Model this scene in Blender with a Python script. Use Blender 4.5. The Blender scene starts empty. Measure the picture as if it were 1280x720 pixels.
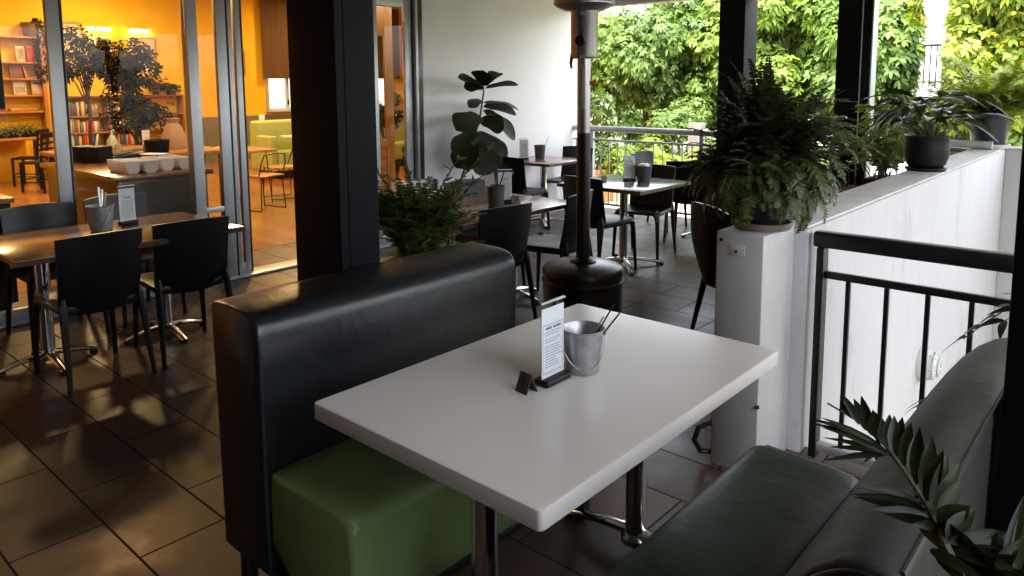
import bpy, bmesh, math, random
import numpy as np
from mathutils import Vector, Matrix
random.seed(7); RNG = np.random.default_rng(11)
S = bpy.context.scene
COL = S.collection
R_ = math.radians
V = Vector

# ------------------------------------------------------------------ objects
def tag(o, label=None, cat=None, group=None, kind=None):
    if label: o['label'] = label
    if cat: o['category'] = cat
    if group: o['group'] = group
    if kind: o['kind'] = kind
    return o

def thing(name, label, cat, loc=(0, 0, 0), rz=0, group=None):
    o = bpy.data.objects.new(name, None)
    o.empty_display_size = .1
    COL.objects.link(o)
    o.location = loc
    o.rotation_euler = (0, 0, rz)
    return tag(o, label, cat, group)

def dup(root, loc, rz, label, group=None):
    r = root.copy(); COL.objects.link(r)
    r.location = loc; r.rotation_euler = (0, 0, rz); r['label'] = label
    if group: r['group'] = group
    for ch in list(root.children):
        c = ch.copy(); COL.objects.link(c); c.parent = r
        for g in ch.children:
            d = g.copy(); COL.objects.link(d); d.parent = c
    return r

class MB:
    """collects shapes that become one mesh object"""
    def __init__(s): s.v = []; s.f = []; s.sm = []
    def add(s, vs, fs, smooth=True):
        n = len(s.v)
        s.v += [tuple(p) for p in vs]
        s.f += [tuple(i + n for i in f) for f in fs]
        s.sm += [smooth] * len(fs)
        return s
    def box(s, x0, x1, y0, y1, z0, z1, bev=0, seg=2, mat=None, smooth=True):
        if x0 > x1: x0, x1 = x1, x0
        if y0 > y1: y0, y1 = y1, y0
        if z0 > z1: z0, z1 = z1, z0
        vs = [(x, y, z) for x in (x0, x1) for y in (y0, y1) for z in (z0, z1)]
        fs = [(0, 1, 3, 2), (4, 6, 7, 5), (0, 4, 5, 1), (2, 3, 7, 6), (0, 2, 6, 4), (1, 5, 7, 3)]
        if bev:
            bm = bmesh.new()
            bv = [bm.verts.new(p) for p in vs]
            for f in fs: bm.faces.new([bv[i] for i in f])
            bmesh.ops.bevel(bm, geom=bm.edges[:], offset=bev, segments=seg, affect='EDGES', profile=.5)
            s.bm(bm, mat)
            return s
        if mat is not None: vs = [mat @ V(p) for p in vs]
        return s.add(vs, fs, smooth)
    def bm(s, bm, mat=None):
        bm.verts.index_update()
        vs = [(mat @ v.co if mat is not None else v.co) for v in bm.verts]
        s.add([tuple(v) for v in vs], [[v.index for v in f.verts] for f in bm.faces])
        bm.free()
    def tube(s, pts, rad, n=10, caps=True, flat=1.0):
        pts = [V(p) for p in pts]
        if not hasattr(rad, '__len__'): rad = [rad] * len(pts)
        rings = []; up = None
        for i, p in enumerate(pts):
            a = pts[max(i - 1, 0)]; b = pts[min(i + 1, len(pts) - 1)]
            t = (b - a).normalized()
            if up is None:
                up = V((0, 0, 1)) if abs(t.z) < .9 else V((1, 0, 0))
            x = up.cross(t).normalized(); y = t.cross(x).normalized(); up = y
            rings.append([p + (x * math.cos(q) + y * math.sin(q) * flat) * rad[i]
                          for q in [2 * math.pi * k / n for k in range(n)]])
        vs = [q for r in rings for q in r]; fs = []
        for i in range(len(pts) - 1):
            for k in range(n):
                fs.append((i * n + k, i * n + (k + 1) % n, (i + 1) * n + (k + 1) % n, (i + 1) * n + k))
        if caps:
            fs.append(tuple(range(n - 1, -1, -1)))
            fs.append(tuple(range((len(pts) - 1) * n, len(pts) * n)))
        return s.add(vs, fs)
    def lathe(s, prof, c=(0, 0, 0), n=28, caps=True):
        vs = []; fs = []
        for r, z in prof:
            for k in range(n):
                a = 2 * math.pi * k / n
                vs.append((c[0] + r * math.cos(a), c[1] + r * math.sin(a), c[2] + z))
        for i in range(len(prof) - 1):
            for k in range(n):
                fs.append((i * n + k, i * n + (k + 1) % n, (i + 1) * n + (k + 1) % n, (i + 1) * n + k))
        if caps:
            if prof[0][0] > 1e-4: fs.append(tuple(range(n - 1, -1, -1)))
            if prof[-1][0] > 1e-4: fs.append(tuple(range((len(prof) - 1) * n, len(prof) * n)))
        return s.add(vs, fs)
    def prism(s, poly, z0, z1, axis='z'):
        """extrude a 2D outline; axis z: (x,y); axis y: (x,z); axis x: (y,z)"""
        def P(p, h):
            return {'z': (p[0], p[1], h), 'y': (p[0], h, p[1]), 'x': (h, p[0], p[1])}[axis]
        n = len(poly)
        vs = [P(p, z0) for p in poly] + [P(p, z1) for p in poly]
        fs = [tuple(range(n)), tuple(range(2 * n - 1, n - 1, -1))]
        fs += [((i + 1) % n, i, n + i, n + (i + 1) % n) for i in range(n)]
        return s.add(vs, fs)
    def build(s, name, mat, parent=None, angle=35, fix=True):
        me = bpy.data.meshes.new(name)
        me.from_pydata(s.v, [], s.f)
        if fix:
            bm = bmesh.new(); bm.from_mesh(me)
            bmesh.ops.recalc_face_normals(bm, faces=bm.faces[:])
            bm.to_mesh(me); bm.free()
        me.polygons.foreach_set('use_smooth', s.sm if len(s.sm) == len(me.polygons) else [True] * len(me.polygons))
        me.set_sharp_from_angle(angle=R_(angle))
        me.materials.append(mat)
        o = bpy.data.objects.new(name, me); COL.objects.link(o)
        if parent is not None: o.parent = parent
        return o

# ------------------------------------------------------------------ leaves (numpy)
def unit(a): return a / np.maximum(np.linalg.norm(a, axis=-1, keepdims=True), 1e-9)

SHAPES = {
 'lance': ([0, .25, .6, 1], [.12, .9, .75, .03]),
 'oval': ([0, .18, .45, .75, 1], [.08, .7, 1, .75, .04]),
 'fiddle': ([0, .06, .14, .24, .34, .44, .54, .64, .74, .83, .9, .96, 1], [.06, .3, .5, .62, .64, .72, .80, .93, 1, .93, .76, .48, .08]),
 'pinna': ([0, .3, 1], [.6, 1, .1]),
 'blade': ([0, .3, .65, 1], [.6, 1, .75, .05]),
 'palm': ([0, .1, .3, .55, .8, 1], [.15, .6, 1, .9, .5, .03]),
}
def leaves(base, d, nrm, length, width, droop=.2, shape='lance', fold=0.0, twist=None):
    """arrays -> (verts, faces): each leaf is a bent strip with three columns when folded"""
    base = np.asarray(base, float); N = len(base)
    d = unit(np.asarray(d, float)); nrm = np.asarray(nrm, float)
    side = unit(np.cross(d, nrm)); nrm = unit(np.cross(side, d))
    length = np.broadcast_to(np.asarray(length, float), (N,)); width = np.broadcast_to(np.asarray(width, float), (N,))
    droop = np.broadcast_to(np.asarray(droop, float), (N,))
    ts, ws = SHAPES[shape]; K = len(ts); cols = 3 if fold else 2
    out = np.zeros((N, K, cols, 3))
    for i, (t, w) in enumerate(zip(ts, ws)):
        c = base + d * (length * t)[:, None] - np.array([0, 0, 1.]) * (droop * length * t * t)[:, None]
        h = (width * w / 2)[:, None]
        if cols == 2:
            out[:, i, 0] = c - side * h; out[:, i, 1] = c + side * h
        else:
            out[:, i, 0] = c - side * h + nrm * h * fold; out[:, i, 1] = c; out[:, i, 2] = c + side * h + nrm * h * fold
    vs = out.reshape(-1, 3)
    q = []
    for i in range(K - 1):
        for c in range(cols - 1):
            q.append([i * cols + c, i * cols + c + 1, (i + 1) * cols + c + 1, (i + 1) * cols + c])
    fs = (np.arange(N)[:, None, None] * (K * cols) + np.array(q)[None]).reshape(-1, 4)
    return vs, fs

def leafmesh(name, batches, mat, parent=None):
    vs = []; fs = []; n = 0
    for v, f in batches:
        vs.append(v); fs.append(f + n); n += len(v)
    vs = np.concatenate(vs); fs = np.concatenate(fs)
    me = bpy.data.meshes.new(name)
    me.vertices.add(len(vs)); me.vertices.foreach_set('co', vs.astype(np.float32).ravel())
    me.loops.add(fs.size); me.loops.foreach_set('vertex_index', fs.astype(np.int32).ravel())
    me.polygons.add(len(fs))
    me.polygons.foreach_set('loop_start', (np.arange(len(fs)) * 4).astype(np.int32))
    me.polygons.foreach_set('loop_total', np.full(len(fs), 4, np.int32))
    me.polygons.foreach_set('use_smooth', np.ones(len(fs), bool))
    me.update(calc_edges=True)
    me.materials.append(mat)
    o = bpy.data.objects.new(name, me); COL.objects.link(o)
    if parent is not None: o.parent = parent
    return o

def rdir(n, zlo=-1, zhi=1):
    z = RNG.uniform(zlo, zhi, n); a = RNG.uniform(0, 2 * np.pi, n); r = np.sqrt(np.maximum(0, 1 - z * z))
    return np.stack([r * np.cos(a), r * np.sin(a), z], 1)

def frond_path(base, az, el, L, droop, n=14):
    """arching stalk: list of points"""
    pts = []; p = np.array(base, float); e = el
    for i in range(n):
        pts.append(p.copy())
        st = L / (n - 1)
        p = p + st * np.array([math.cos(az) * math.cos(e), math.sin(az) * math.cos(e), math.sin(e)])
        e -= droop / (n - 1)
    return np.array(pts)

def frond_leaves(pts, ll, lw, k=1.0, t0=.12, sweep=.5, droop=.15, shape='pinna', vee=.2, jit=.1, prof=None, fold=0.):
    """pinnae pairs along a path; returns a leaves() batch. ll: longest pinna"""
    seg = np.linalg.norm(np.diff(pts, axis=0), axis=1); cum = np.concatenate([[0], np.cumsum(seg)]); L = cum[-1]
    m = max(4, int(L / (lw * 1.1) * k))
    t = np.linspace(t0, .99, m)
    P = np.stack([np.interp(t * L, cum, pts[:, i]) for i in range(3)], 1)
    P2 = np.stack([np.interp(np.minimum(t * L + .02 * L, L), cum, pts[:, i]) for i in range(3)], 1)
    P1 = np.stack([np.interp(np.maximum(t * L - .02 * L, 0), cum, pts[:, i]) for i in range(3)], 1)
    T = unit(P2 - P1)
    up = np.array([0, 0, 1.])
    sd = unit(np.cross(T, up[None]) + 1e-6); nr = unit(np.cross(sd, T))
    pr = (np.sin(np.pi * np.clip(t, 0, 1) ** .7) * .85 + .15) if prof is None else np.interp(t, *prof)
    B = []; D = []; N_ = []; LL = []
    for s in (-1, 1):
        j = RNG.normal(0, jit, (m, 3))
        B.append(P); D.append(sd * s + T * sweep + nr * vee + j); N_.append(nr + j); LL.append(ll * pr * RNG.uniform(.85, 1.1, m))
    return leaves(np.concatenate(B), np.concatenate(D), np.concatenate(N_), np.concatenate(LL), lw, droop, shape, fold)

# ------------------------------------------------------------------ materials
def newmat(name):
    m = bpy.data.materials.new(name); m.use_nodes = True
    nt = m.node_tree; nt.nodes.clear()
    out = nt.nodes.new('ShaderNodeOutputMaterial')
    b = nt.nodes.new('ShaderNodeBsdfPrincipled')
    nt.links.new(b.outputs[0], out.inputs[0])
    return m, nt, b, out
def nd(nt, t, **kw):
    n = nt.nodes.new(t)
    for k, v in kw.items():
        if k in n.inputs: n.inputs[k].default_value = v
        else: setattr(n, k, v)
    return n
def c4(c): return (*c, 1)
def ramp(nt, fac, c1, c2, p1=.3, p2=.7):
    r = nt.nodes.new('ShaderNodeValToRGB')
    r.color_ramp.elements[0].position = p1; r.color_ramp.elements[1].position = p2
    r.color_ramp.elements[0].color = c4(c1); r.color_ramp.elements[1].color = c4(c2)
    nt.links.new(fac, r.inputs[0]); return r.outputs[0]
def mapped(nt, scale=(1, 1, 1), rot=(0, 0, 0), loc=(0, 0, 0)):
    t = nt.nodes.new('ShaderNodeTexCoord'); m = nt.nodes.new('ShaderNodeMapping')
    m.inputs['Scale'].default_value = scale; m.inputs['Rotation'].default_value = rot; m.inputs['Location'].default_value = loc
    nt.links.new(t.outputs['Object'], m.inputs[0]); return m.outputs[0]
def bump(nt, b, h, strength=.2, dist=.01):
    n = nd(nt, 'ShaderNodeBump', Strength=strength, Distance=dist)
    nt.links.new(h, n.inputs['Height']); nt.links.new(n.outputs[0], b.inputs['Normal'])
def pm(name, c1, c2=None, scale=6, rough=.5, rough2=None, metal=0, bmp=0, bscale=None, stretch=(1, 1, 1), spec=.5, coat=0, p=(.3, .7), detail=5, wr=0, grime=0):
    m, nt, b, out = newmat(name)
    c2 = c2 or tuple(x * .85 for x in c1)
    co = mapped(nt, stretch)
    n = nd(nt, 'ShaderNodeTexNoise', Scale=scale, Detail=detail, Roughness=.6); nt.links.new(co, n.inputs[0])
    nt.links.new(ramp(nt, n.outputs[0], c1, c2, *p), b.inputs['Base Color'])
    if grime:
        g1 = nd(nt, 'ShaderNodeTexNoise', Scale=3.1, Detail=9, Roughness=.72, Distortion=.4); nt.links.new(mapped(nt, (1, 1, .45), (0, 0, .4)), g1.inputs[0])
        mg = nd(nt, 'ShaderNodeMix', data_type='RGBA', blend_type='MULTIPLY'); mg.inputs[0].default_value = grime
        src = b.inputs['Base Color'].links[0].from_socket
        nt.links.new(src, mg.inputs[6]); nt.links.new(ramp(nt, g1.outputs[0], (1, 1, 1), (.50, .47, .43), .54, .70), mg.inputs[7]); nt.links.new(mg.outputs[2], b.inputs['Base Color'])
    b.inputs['Roughness'].default_value = rough; b.inputs['Metallic'].default_value = metal
    b.inputs['Specular IOR Level'].default_value = spec; b.inputs['Coat Weight'].default_value = coat
    b.inputs['Coat Roughness'].default_value = .12
    if rough2 is not None:
        n3 = nd(nt, 'ShaderNodeTexNoise', Scale=scale * .6, Detail=6, Roughness=.65); nt.links.new(co, n3.inputs[0])
        mr = nd(nt, 'ShaderNodeMapRange'); mr.inputs['From Min'].default_value = .35; mr.inputs['From Max'].default_value = .68
        mr.inputs['To Min'].default_value = rough; mr.inputs['To Max'].default_value = rough2
        nt.links.new(n3.outputs[0], mr.inputs[0]); nt.links.new(mr.outputs[0], b.inputs['Roughness'])
    if bmp:
        n2 = nd(nt, 'ShaderNodeTexNoise', Scale=bscale or scale * 6, Detail=4); nt.links.new(co, n2.inputs[0])
        bump(nt, b, n2.outputs[0], bmp)
        if wr:
            n4 = nd(nt, 'ShaderNodeTexNoise', Scale=wr, Detail=3, Distortion=.6); nt.links.new(co, n4.inputs[0])
            b1 = b.inputs['Normal'].links[0].from_node; b2 = nd(nt, 'ShaderNodeBump', Strength=.35, Distance=.012)
            nt.links.new(n4.outputs[0], b2.inputs['Height']); nt.links.new(b2.outputs[0], b1.inputs['Normal'])
    return m
def leafmat(name, c1, c2, trans=.3, rough=.45, spec=.4, c3=None):
    m, nt, b, out = newmat(name)
    g = nt.nodes.new('ShaderNodeNewGeometry')
    r = nt.nodes.new('ShaderNodeValToRGB'); r.color_ramp.elements[0].color = c4(c1); r.color_ramp.elements[1].color = c4(c2)
    if c3:
        e = r.color_ramp.elements.new(.93); e.color = c4(c2); r.color_ramp.elements[2].color = c4(c3); r.color_ramp.elements[2].position = 1
    nt.links.new(g.outputs['Random Per Island'], r.inputs[0])
    nt.links.new(r.outputs[0], b.inputs['Base Color'])
    b.inputs['Roughness'].default_value = rough; b.inputs['Specular IOR Level'].default_value = spec
    if trans:
        t = nt.nodes.new('ShaderNodeBsdfTranslucent'); mx = nd(nt, 'ShaderNodeMixShader'); mx.inputs[0].default_value = trans
        hs = nd(nt, 'ShaderNodeHueSaturation', Saturation=1.1, Value=1.35); nt.links.new(r.outputs[0], hs.inputs['Color'])
        nt.links.new(hs.outputs[0], t.inputs[0])
        nt.links.new(b.outputs[0], mx.inputs[1]); nt.links.new(t.outputs[0], mx.inputs[2]); nt.links.new(mx.outputs[0], out.inputs[0])
    return m
def glassmat(name, tint=(1, 1, 1), refl=1.0):
    m, nt, b, out = newmat(name); nt.nodes.remove(b)
    lw = nd(nt, 'ShaderNodeLayerWeight', Blend=.5); pw = nd(nt, 'ShaderNodeMath', operation='POWER'); pw.inputs[1].default_value = 4.5
    nt.links.new(lw.outputs['Facing'], pw.inputs[0]); fr = nd(nt, 'ShaderNodeMath', operation='MULTIPLY_ADD'); fr.inputs[1].default_value = .5; fr.inputs[2].default_value = .009
    nt.links.new(pw.outputs[0], fr.inputs[0]); gl = nd(nt, 'ShaderNodeBsdfGlossy', Roughness=.0)
    tr = nt.nodes.new('ShaderNodeBsdfTransparent'); tr.inputs[0].default_value = c4(tint)
    mx = nt.nodes.new('ShaderNodeMixShader')
    mu = nd(nt, 'ShaderNodeMath', operation='MULTIPLY'); mu.inputs[1].default_value = refl
    nt.links.new(fr.outputs[0], mu.inputs[0]); nt.links.new(mu.outputs[0], mx.inputs[0])
    nt.links.new(tr.outputs[0], mx.inputs[1]); nt.links.new(gl.outputs[0], mx.inputs[2]); nt.links.new(mx.outputs[0], out.inputs[0])
    return m
def emat(name, col, st):
    m, nt, b, out = newmat(name)
    b.inputs['Base Color'].default_value = c4(col); b.inputs['Emission Color'].default_value = c4(col); b.inputs['Emission Strength'].default_value = st
    return m
def woodmat(name, c1, c2, axis='y', rough=.3, coat=.3, plank=None, scale=1.0):
    """grain along the given axis; plank=(width,length) adds boards"""
    m, nt, b, out = newmat(name)
    st = {'x': (.12, 1, 1), 'y': (1, .12, 1), 'z': (1, 1, .12)}[axis]
    co = mapped(nt, tuple(v * scale for v in st))
    n = nd(nt, 'ShaderNodeTexNoise', Scale=14, Detail=8, Roughness=.62, Distortion=.8); nt.links.new(co, n.inputs[0])
    col = ramp(nt, n.outputs[0], c1, c2, .32, .68)
    n2 = nd(nt, 'ShaderNodeTexNoise', Scale=2.2, Detail=3); nt.links.new(co, n2.inputs[0])
    mx = nd(nt, 'ShaderNodeMix', data_type='RGBA', blend_type='MULTIPLY'); mx.inputs[0].default_value = .7
    nt.links.new(col, mx.inputs[6]); nt.links.new(ramp(nt, n2.outputs[0], (.55, .5, .48), (1, 1, 1), .35, .65), mx.inputs[7])
    colo = mx.outputs[2]
    if plank:
        cb = mapped(nt, (1, 1, 1), (0, 0, R_(90) if axis == 'y' else 0))
        br = nd(nt, 'ShaderNodeTexBrick', **{'Scale': 1.0, 'Mortar Size': .0015, 'Brick Width': plank[1], 'Row Height': plank[0], 'Color1': c4((.72, .7, .68)), 'Color2': c4((1.1, 1.08, 1.05)), 'Mortar': c4((.25, .2, .18))})
        br.offset = .37; nt.links.new(cb, br.inputs[0])
        m2 = nd(nt, 'ShaderNodeMix', data_type='RGBA', blend_type='MULTIPLY'); m2.inputs[0].default_value = 1
        nt.links.new(colo, m2.inputs[6]); nt.links.new(br.outputs[0], m2.inputs[7]); colo = m2.outputs[2]
    nt.links.new(colo, b.inputs['Base Color'])
    b.inputs['Roughness'].default_value = rough; b.inputs['Coat Weight'].default_value = coat; b.inputs['Coat Roughness'].default_value = .15
    bump(nt, b, n.outputs[0], .06, .003)
    return m
def tilemat(name):
    """slate-look floor tiles, running bond, 0.61 x 0.305 m"""
    m, nt, b, out = newmat(name)
    co = mapped(nt, (1, 1, 1), (0, 0, 0), (2.53 + .61 * 6 , -.93 + .305 * 21, 0))
    br = nd(nt, 'ShaderNodeTexBrick', **{'Scale': 1.0, 'Mortar Size': .0042, 'Mortar Smooth': .1, 'Brick Width': .61, 'Row Height': .305,
            'Color1': c4((.52, .53, .54)), 'Color2': c4((1.0, 1.0, 1.0)), 'Mortar': c4((.06, .055, .05))})
    br.offset = .5; br.offset_frequency = 2; nt.links.new(co, br.inputs[0])
    n = nd(nt, 'ShaderNodeTexNoise', Scale=3.2, Detail=7, Roughness=.65); nt.links.new(co, n.inputs[0])
    n2 = nd(nt, 'ShaderNodeTexNoise', Scale=60, Detail=5, Roughness=.7); nt.links.new(co, n2.inputs[0])
    base = ramp(nt, n.outputs[0], (.070, .041, .031), (.106, .063, .049), .3, .7)
    mx = nd(nt, 'ShaderNodeMix', data_type='RGBA', blend_type='MULTIPLY'); mx.inputs[0].default_value = 1
    nt.links.new(base, mx.inputs[6]); nt.links.new(br.outputs[0], mx.inputs[7])
    m3 = nd(nt, 'ShaderNodeMix', data_type='RGBA', blend_type='MULTIPLY'); m3.inputs[0].default_value = .6
    nt.links.new(mx.outputs[2], m3.inputs[6]); nt.links.new(ramp(nt, n2.outputs[0], (.6, .6, .6), (1.1, 1.1, 1.1), .35, .62), m3.inputs[7])
    nt.links.new(m3.outputs[2], b.inputs['Base Color'])
    mr = nd(nt, 'ShaderNodeMapRange'); mr.inputs['To Min'].default_value = .30; mr.inputs['To Max'].default_value = .48
    mr.inputs['From Min'].default_value = .35; mr.inputs['From Max'].default_value = .65
    nt.links.new(n.outputs[0], mr.inputs[0])
    rx = nd(nt, 'ShaderNodeMath', operation='MAXIMUM'); nt.links.new(mr.outputs[0], rx.inputs[0]); nt.links.new(br.outputs['Fac'], rx.inputs[1]); nt.links.new(rx.outputs[0], b.inputs['Roughness'])
    ad = nd(nt, 'ShaderNodeMath', operation='MULTIPLY_ADD'); ad.inputs[1].default_value = .25
    nt.links.new(n2.outputs[0], ad.inputs[0])
    inv = nd(nt, 'ShaderNodeMath', operation='SUBTRACT'); inv.inputs[0].default_value = 1; nt.links.new(br.outputs['Fac'], inv.inputs[1])
    nt.links.new(inv.outputs[0], ad.inputs[2]); bump(nt, b, ad.outputs[0], .4, .004); b.inputs['Specular IOR Level'].default_value = .42
    return m

M = {}
M['tile'] = tilemat('slate_tile')
M['white'] = pm('white_render', (.80, .785, .78), (.75, .735, .73), 2.5, .75, bmp=.12, bscale=40, spec=.3)
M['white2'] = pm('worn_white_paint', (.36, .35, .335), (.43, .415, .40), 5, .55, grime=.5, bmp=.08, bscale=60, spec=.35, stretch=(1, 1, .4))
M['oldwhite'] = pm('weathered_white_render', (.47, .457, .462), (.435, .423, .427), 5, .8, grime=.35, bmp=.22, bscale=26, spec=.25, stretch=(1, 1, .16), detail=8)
M['cap'] = pm('grey_coping', (.40, .385, .37), (.52, .50, .48), 7, .6, bmp=.15, bscale=60)
M['soffit'] = pm('beige_soffit', (.50, .48, .45), None, 3, .8)
M['colp'] = pm('charcoal_paint', (.0030, .0036, .0052), (.0040, .0046, .0064), 4, .55, spec=.10, bmp=.05, bscale=25, stretch=(1, 1, .2))
M['railp'] = pm('black_rail_paint', (.005, .0046, .005), (.008, .0075, .0075), 8, .38, spec=.35)
M['galv'] = pm('grey_steel_paint', (.36, .38, .38), (.45, .47, .46), 9, .4, metal=.2)
M['chrome'] = pm('chrome', (.78, .78, .78), (.7, .7, .7), 10, .14, metal=1)
M['rear'] = pm('dark_rear_wall_paint', (.05, .048, .046), None, 3, .8)
M['steel'] = pm('brushed_steel', (.55, .55, .54), (.42, .42, .42), 12, .3, rough2=.5, metal=1)
M['alu'] = pm('aluminium_frame', (.50, .51, .53), (.44, .45, .47), 5, .4, metal=.55)
M['gasket'] = pm('dark_gasket', (.006, .0055, .0055), None, 5, .6)
M['plastic'] = pm('black_plastic', (.0035, .0035, .004), (.0055, .0055, .006), 30, .34, bmp=.03, bscale=300, spec=.32)
M['leather'] = pm('black_vinyl', (.0042, .0052, .0070), (.0065, .008, .0105), 3, .30, rough2=.40, bmp=.06, bscale=110, spec=.5, wr=7)
M['green'] = pm('green_vinyl', (.150, .225, .078), (.175, .255, .095), 3, .40, rough2=.5, bmp=.06, bscale=110, spec=.42, wr=7)
M['green2'] = pm('dull_green_vinyl', (.013, .026, .013), (.017, .032, .017), 3, .42, rough2=.52, bmp=.06, bscale=110, spec=.28, wr=7)
M['olive'] = pm('grey_green_vinyl', (.0195, .0205, .017), (.024, .0248, .0205), 5, .48, rough2=.58, bmp=.06, bscale=90, spec=.28, wr=7)
M['tabletop'] = pm('white_laminate', (.70, .652, .605), (.67, .625, .58), 1.2, .235, bmp=.012, bscale=120, spec=.5)
M['wood'] = woodmat('red_brown_wood', (.19, .075, .032), (.34, .15, .065), 'y', .22, .5)
M['woodedge'] = woodmat('dark_wood_edge', (.05, .022, .014), (.09, .04, .024), 'y', .3, .3)
M['greytop'] = woodmat('weathered_grey_top', (.13, .10, .08), (.24, .2, .17), 'y', .2, .5)
M['floorwood'] = woodmat('orange_floorboards', (.30, .115, .028), (.44, .19, .055), 'x', .28, .35, plank=(.11, 1.6))
M['pine'] = woodmat('orange_pine', (.40, .165, .035), (.50, .235, .06), 'x', .4, .2)
M['pinev'] = woodmat('orange_pine_upright', (.40, .165, .035), (.50, .235, .06), 'z', .4, .2)
M['darkwood'] = woodmat('dark_counter_wood', (.035, .022, .015), (.065, .042, .028), 'y', .35, .3)
M['yellow'] = pm('ochre_wall_paint', (.78, .45, .025), (.70, .39, .02), 1.6, .8, bmp=.06, bscale=40, spec=.2)
M['dado'] = pm('olive_grey_dado', (.16, .15, .09), None, 3, .7)
M['blind'] = pm('brown_blind_cloth', (.085, .045, .022), (.105, .058, .030), 4, .85, bmp=.2, bscale=200, spec=.1, stretch=(1, 3, .2))
M['greenbooth'] = pm('lime_green_vinyl', (.30, .34, .08), (.34, .38, .10), 3, .45, bmp=.1, bscale=60)
M['black'] = pm('black_paint', (.005, .005, .005), None, 8, .45, spec=.35)
M['heatblack'] = pm('heater_brown_black_enamel', (.006, .0045, .0045), (.009, .007, .0065), 5, .28, rough2=.38, spec=.5)
M['heatsteel'] = pm('heater_stainless', (.36, .34, .34), (.28, .265, .265), 8, .28, rough2=.42, metal=.9, stretch=(1, 1, .15))
M['heatdark'] = pm('heater_burnt_steel', (.30, .285, .27), (.42, .40, .38), 10, .3, rough2=.5, metal=.9)
M['soil'] = pm('soil', (.03, .02, .013), (.055, .038, .025), 30, .95, bmp=.6, bscale=60)
M['terra'] = pm('terracotta', (.34, .17, .10), (.26, .14, .09), 8, .8, bmp=.1)
M['saucer'] = pm('weathered_clay_saucer', (.26, .20, .16), (.18, .14, .12), 8, .8, bmp=.1)
M['blueglaze'] = pm('dark_blue_glaze', (.008, .010, .026), (.014, .016, .035), 6, .3, coat=.15)
M['blackpot'] = pm('black_pot', (.0028, .0028, .0034), (.0045, .0045, .005), 8, .45, spec=.22)
M['bark'] = pm('bark', (.10, .075, .05), (.06, .045, .032), 12, .9, bmp=.6, stretch=(1, 1, .3))
M['stem'] = pm('green_stem', (.06, .085, .025), (.05, .06, .02), 10, .6)
M['paper'] = pm('white_paper', (.78, .78, .80), (.74, .74, .77), 4, .6)
M['ink'] = pm('grey_ink', (.10, .10, .12), None, 20, .7)
M['acrylic'] = glassmat('clear_acrylic', (.96, .97, .97), 1.0)
M['glass'] = glassmat('door_glass', (.93, .94, .93), 1.2)
M['number'] = pm('dark_number_block', (.035, .025, .018), (.05, .036, .026), 10, .4)
M['numink'] = pm('block_numeral', (.008, .006, .005), None, 10, .5)
M['greyblock'] = pm('grey_number_block', (.30, .29, .29), None, 10, .5)
M['zinc'] = pm('galvanised_zinc', (.34, .34, .35), (.50, .50, .51), 26, .34, rough2=.5, metal=.75, detail=2)
M['darkbucket'] = pm('dark_grey_bucket', (.055, .05, .046), (.075, .07, .065), 14, .5, metal=.2)
M['lampbody'] = pm('grey_white_lamp', (.55, .54, .53), None, 8, .5)
M['frost'] = pm('frosted_lamp_glass', (.62, .62, .62), (.52, .52, .52), 20, .2)
M['concrete'] = pm('pale_concrete', (.42, .37, .28), (.50, .45, .35), 4, .85, bmp=.2)
M['gpost'] = pm('weathered_post', (.09, .085, .075), (.13, .12, .105), 8, .85, bmp=.3, stretch=(1, 1, .2))
M['ground'] = pm('garden_soil_and_grass', (.07, .09, .03), (.12, .11, .05), 1.5, .95, bmp=.3)
M['pave'] = pm('pale_paving', (.34, .32, .28), (.28, .265, .235), 2, .85)
M['redbits'] = pm('red_plastic', (.6, .03, .05), None, 5, .4)
for k, c in dict(bk_red=(.55, .05, .02), bk_pink=(.30, .05, .10), bk_cream=(.70, .52, .30), bk_food=(.35, .27, .14), bk_brown=(.16, .09, .05), bk_white=(.75, .68, .55), bk_blue=(.08, .1, .16), bk_green=(.12, .18, .08), bk_orange=(.7, .25, .05)).items():
    M[k] = pm(k + '_cover', c, tuple(x * .6 for x in c), 9, .45)
M['tub'] = pm('cloudy_plastic_tub', (.85, .80, .72), None, 5, .4)
M['bag'] = pm('brown_paper', (.40, .22, .09), (.32, .17, .07), 8, .8, bmp=.3, bscale=20)
M['soap'] = pm('pale_green_soap', (.45, .48, .25), None, 6, .2)
M['tube_on'] = emat('lit_tube', (1, .82, .5), 6)
M['lamp_on'] = emat('lit_ceiling_lamp', (1, .62, .25), 8)
# foliage
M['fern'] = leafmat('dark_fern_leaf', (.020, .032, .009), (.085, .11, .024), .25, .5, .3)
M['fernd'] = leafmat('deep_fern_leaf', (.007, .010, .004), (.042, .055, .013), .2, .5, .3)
M['fernb'] = leafmat('bright_fern_leaf', (.10, .15, .02), (.26, .32, .04), .35, .5, .3)
M['fiddle'] = leafmat('fiddle_leaf', (.009, .014, .004), (.018, .025, .007), .05, .45, .14)
M['ficus'] = leafmat('ficus_leaf', (.008, .008, .003), (.06, .052, .014), .1, .6, .06)
M['peace'] = leafmat('glossy_dark_leaf', (.010, .018, .005), (.034, .05, .013), .2, .34, .25)
M['palm'] = leafmat('palm_leaf', (.008, .012, .0035), (.024, .032, .009), .12, .42, .14)
M['shrub'] = leafmat('garden_shrub_leaf', (.05, .08, .018), (.16, .21, .04), .3, .5, .2)
M['t_dark'] = leafmat('tree_leaf_dark', (.042, .078, .020), (.115, .18, .038), .35, .5, .22)
M['t_mid'] = leafmat('tree_leaf_green', (.045, .09, .018), (.145, .225, .038), .38, .5, .22)
M['t_lime'] = leafmat('tree_leaf_lime', (.065, .115, .016), (.19, .27, .04), .40, .5, .22)
M['t_yell'] = leafmat('tree_leaf_yellow', (.09, .14, .014), (.25, .30, .035), .40, .5, .2, (.6, .3, .03))
LAMPK = 0.028
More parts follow.
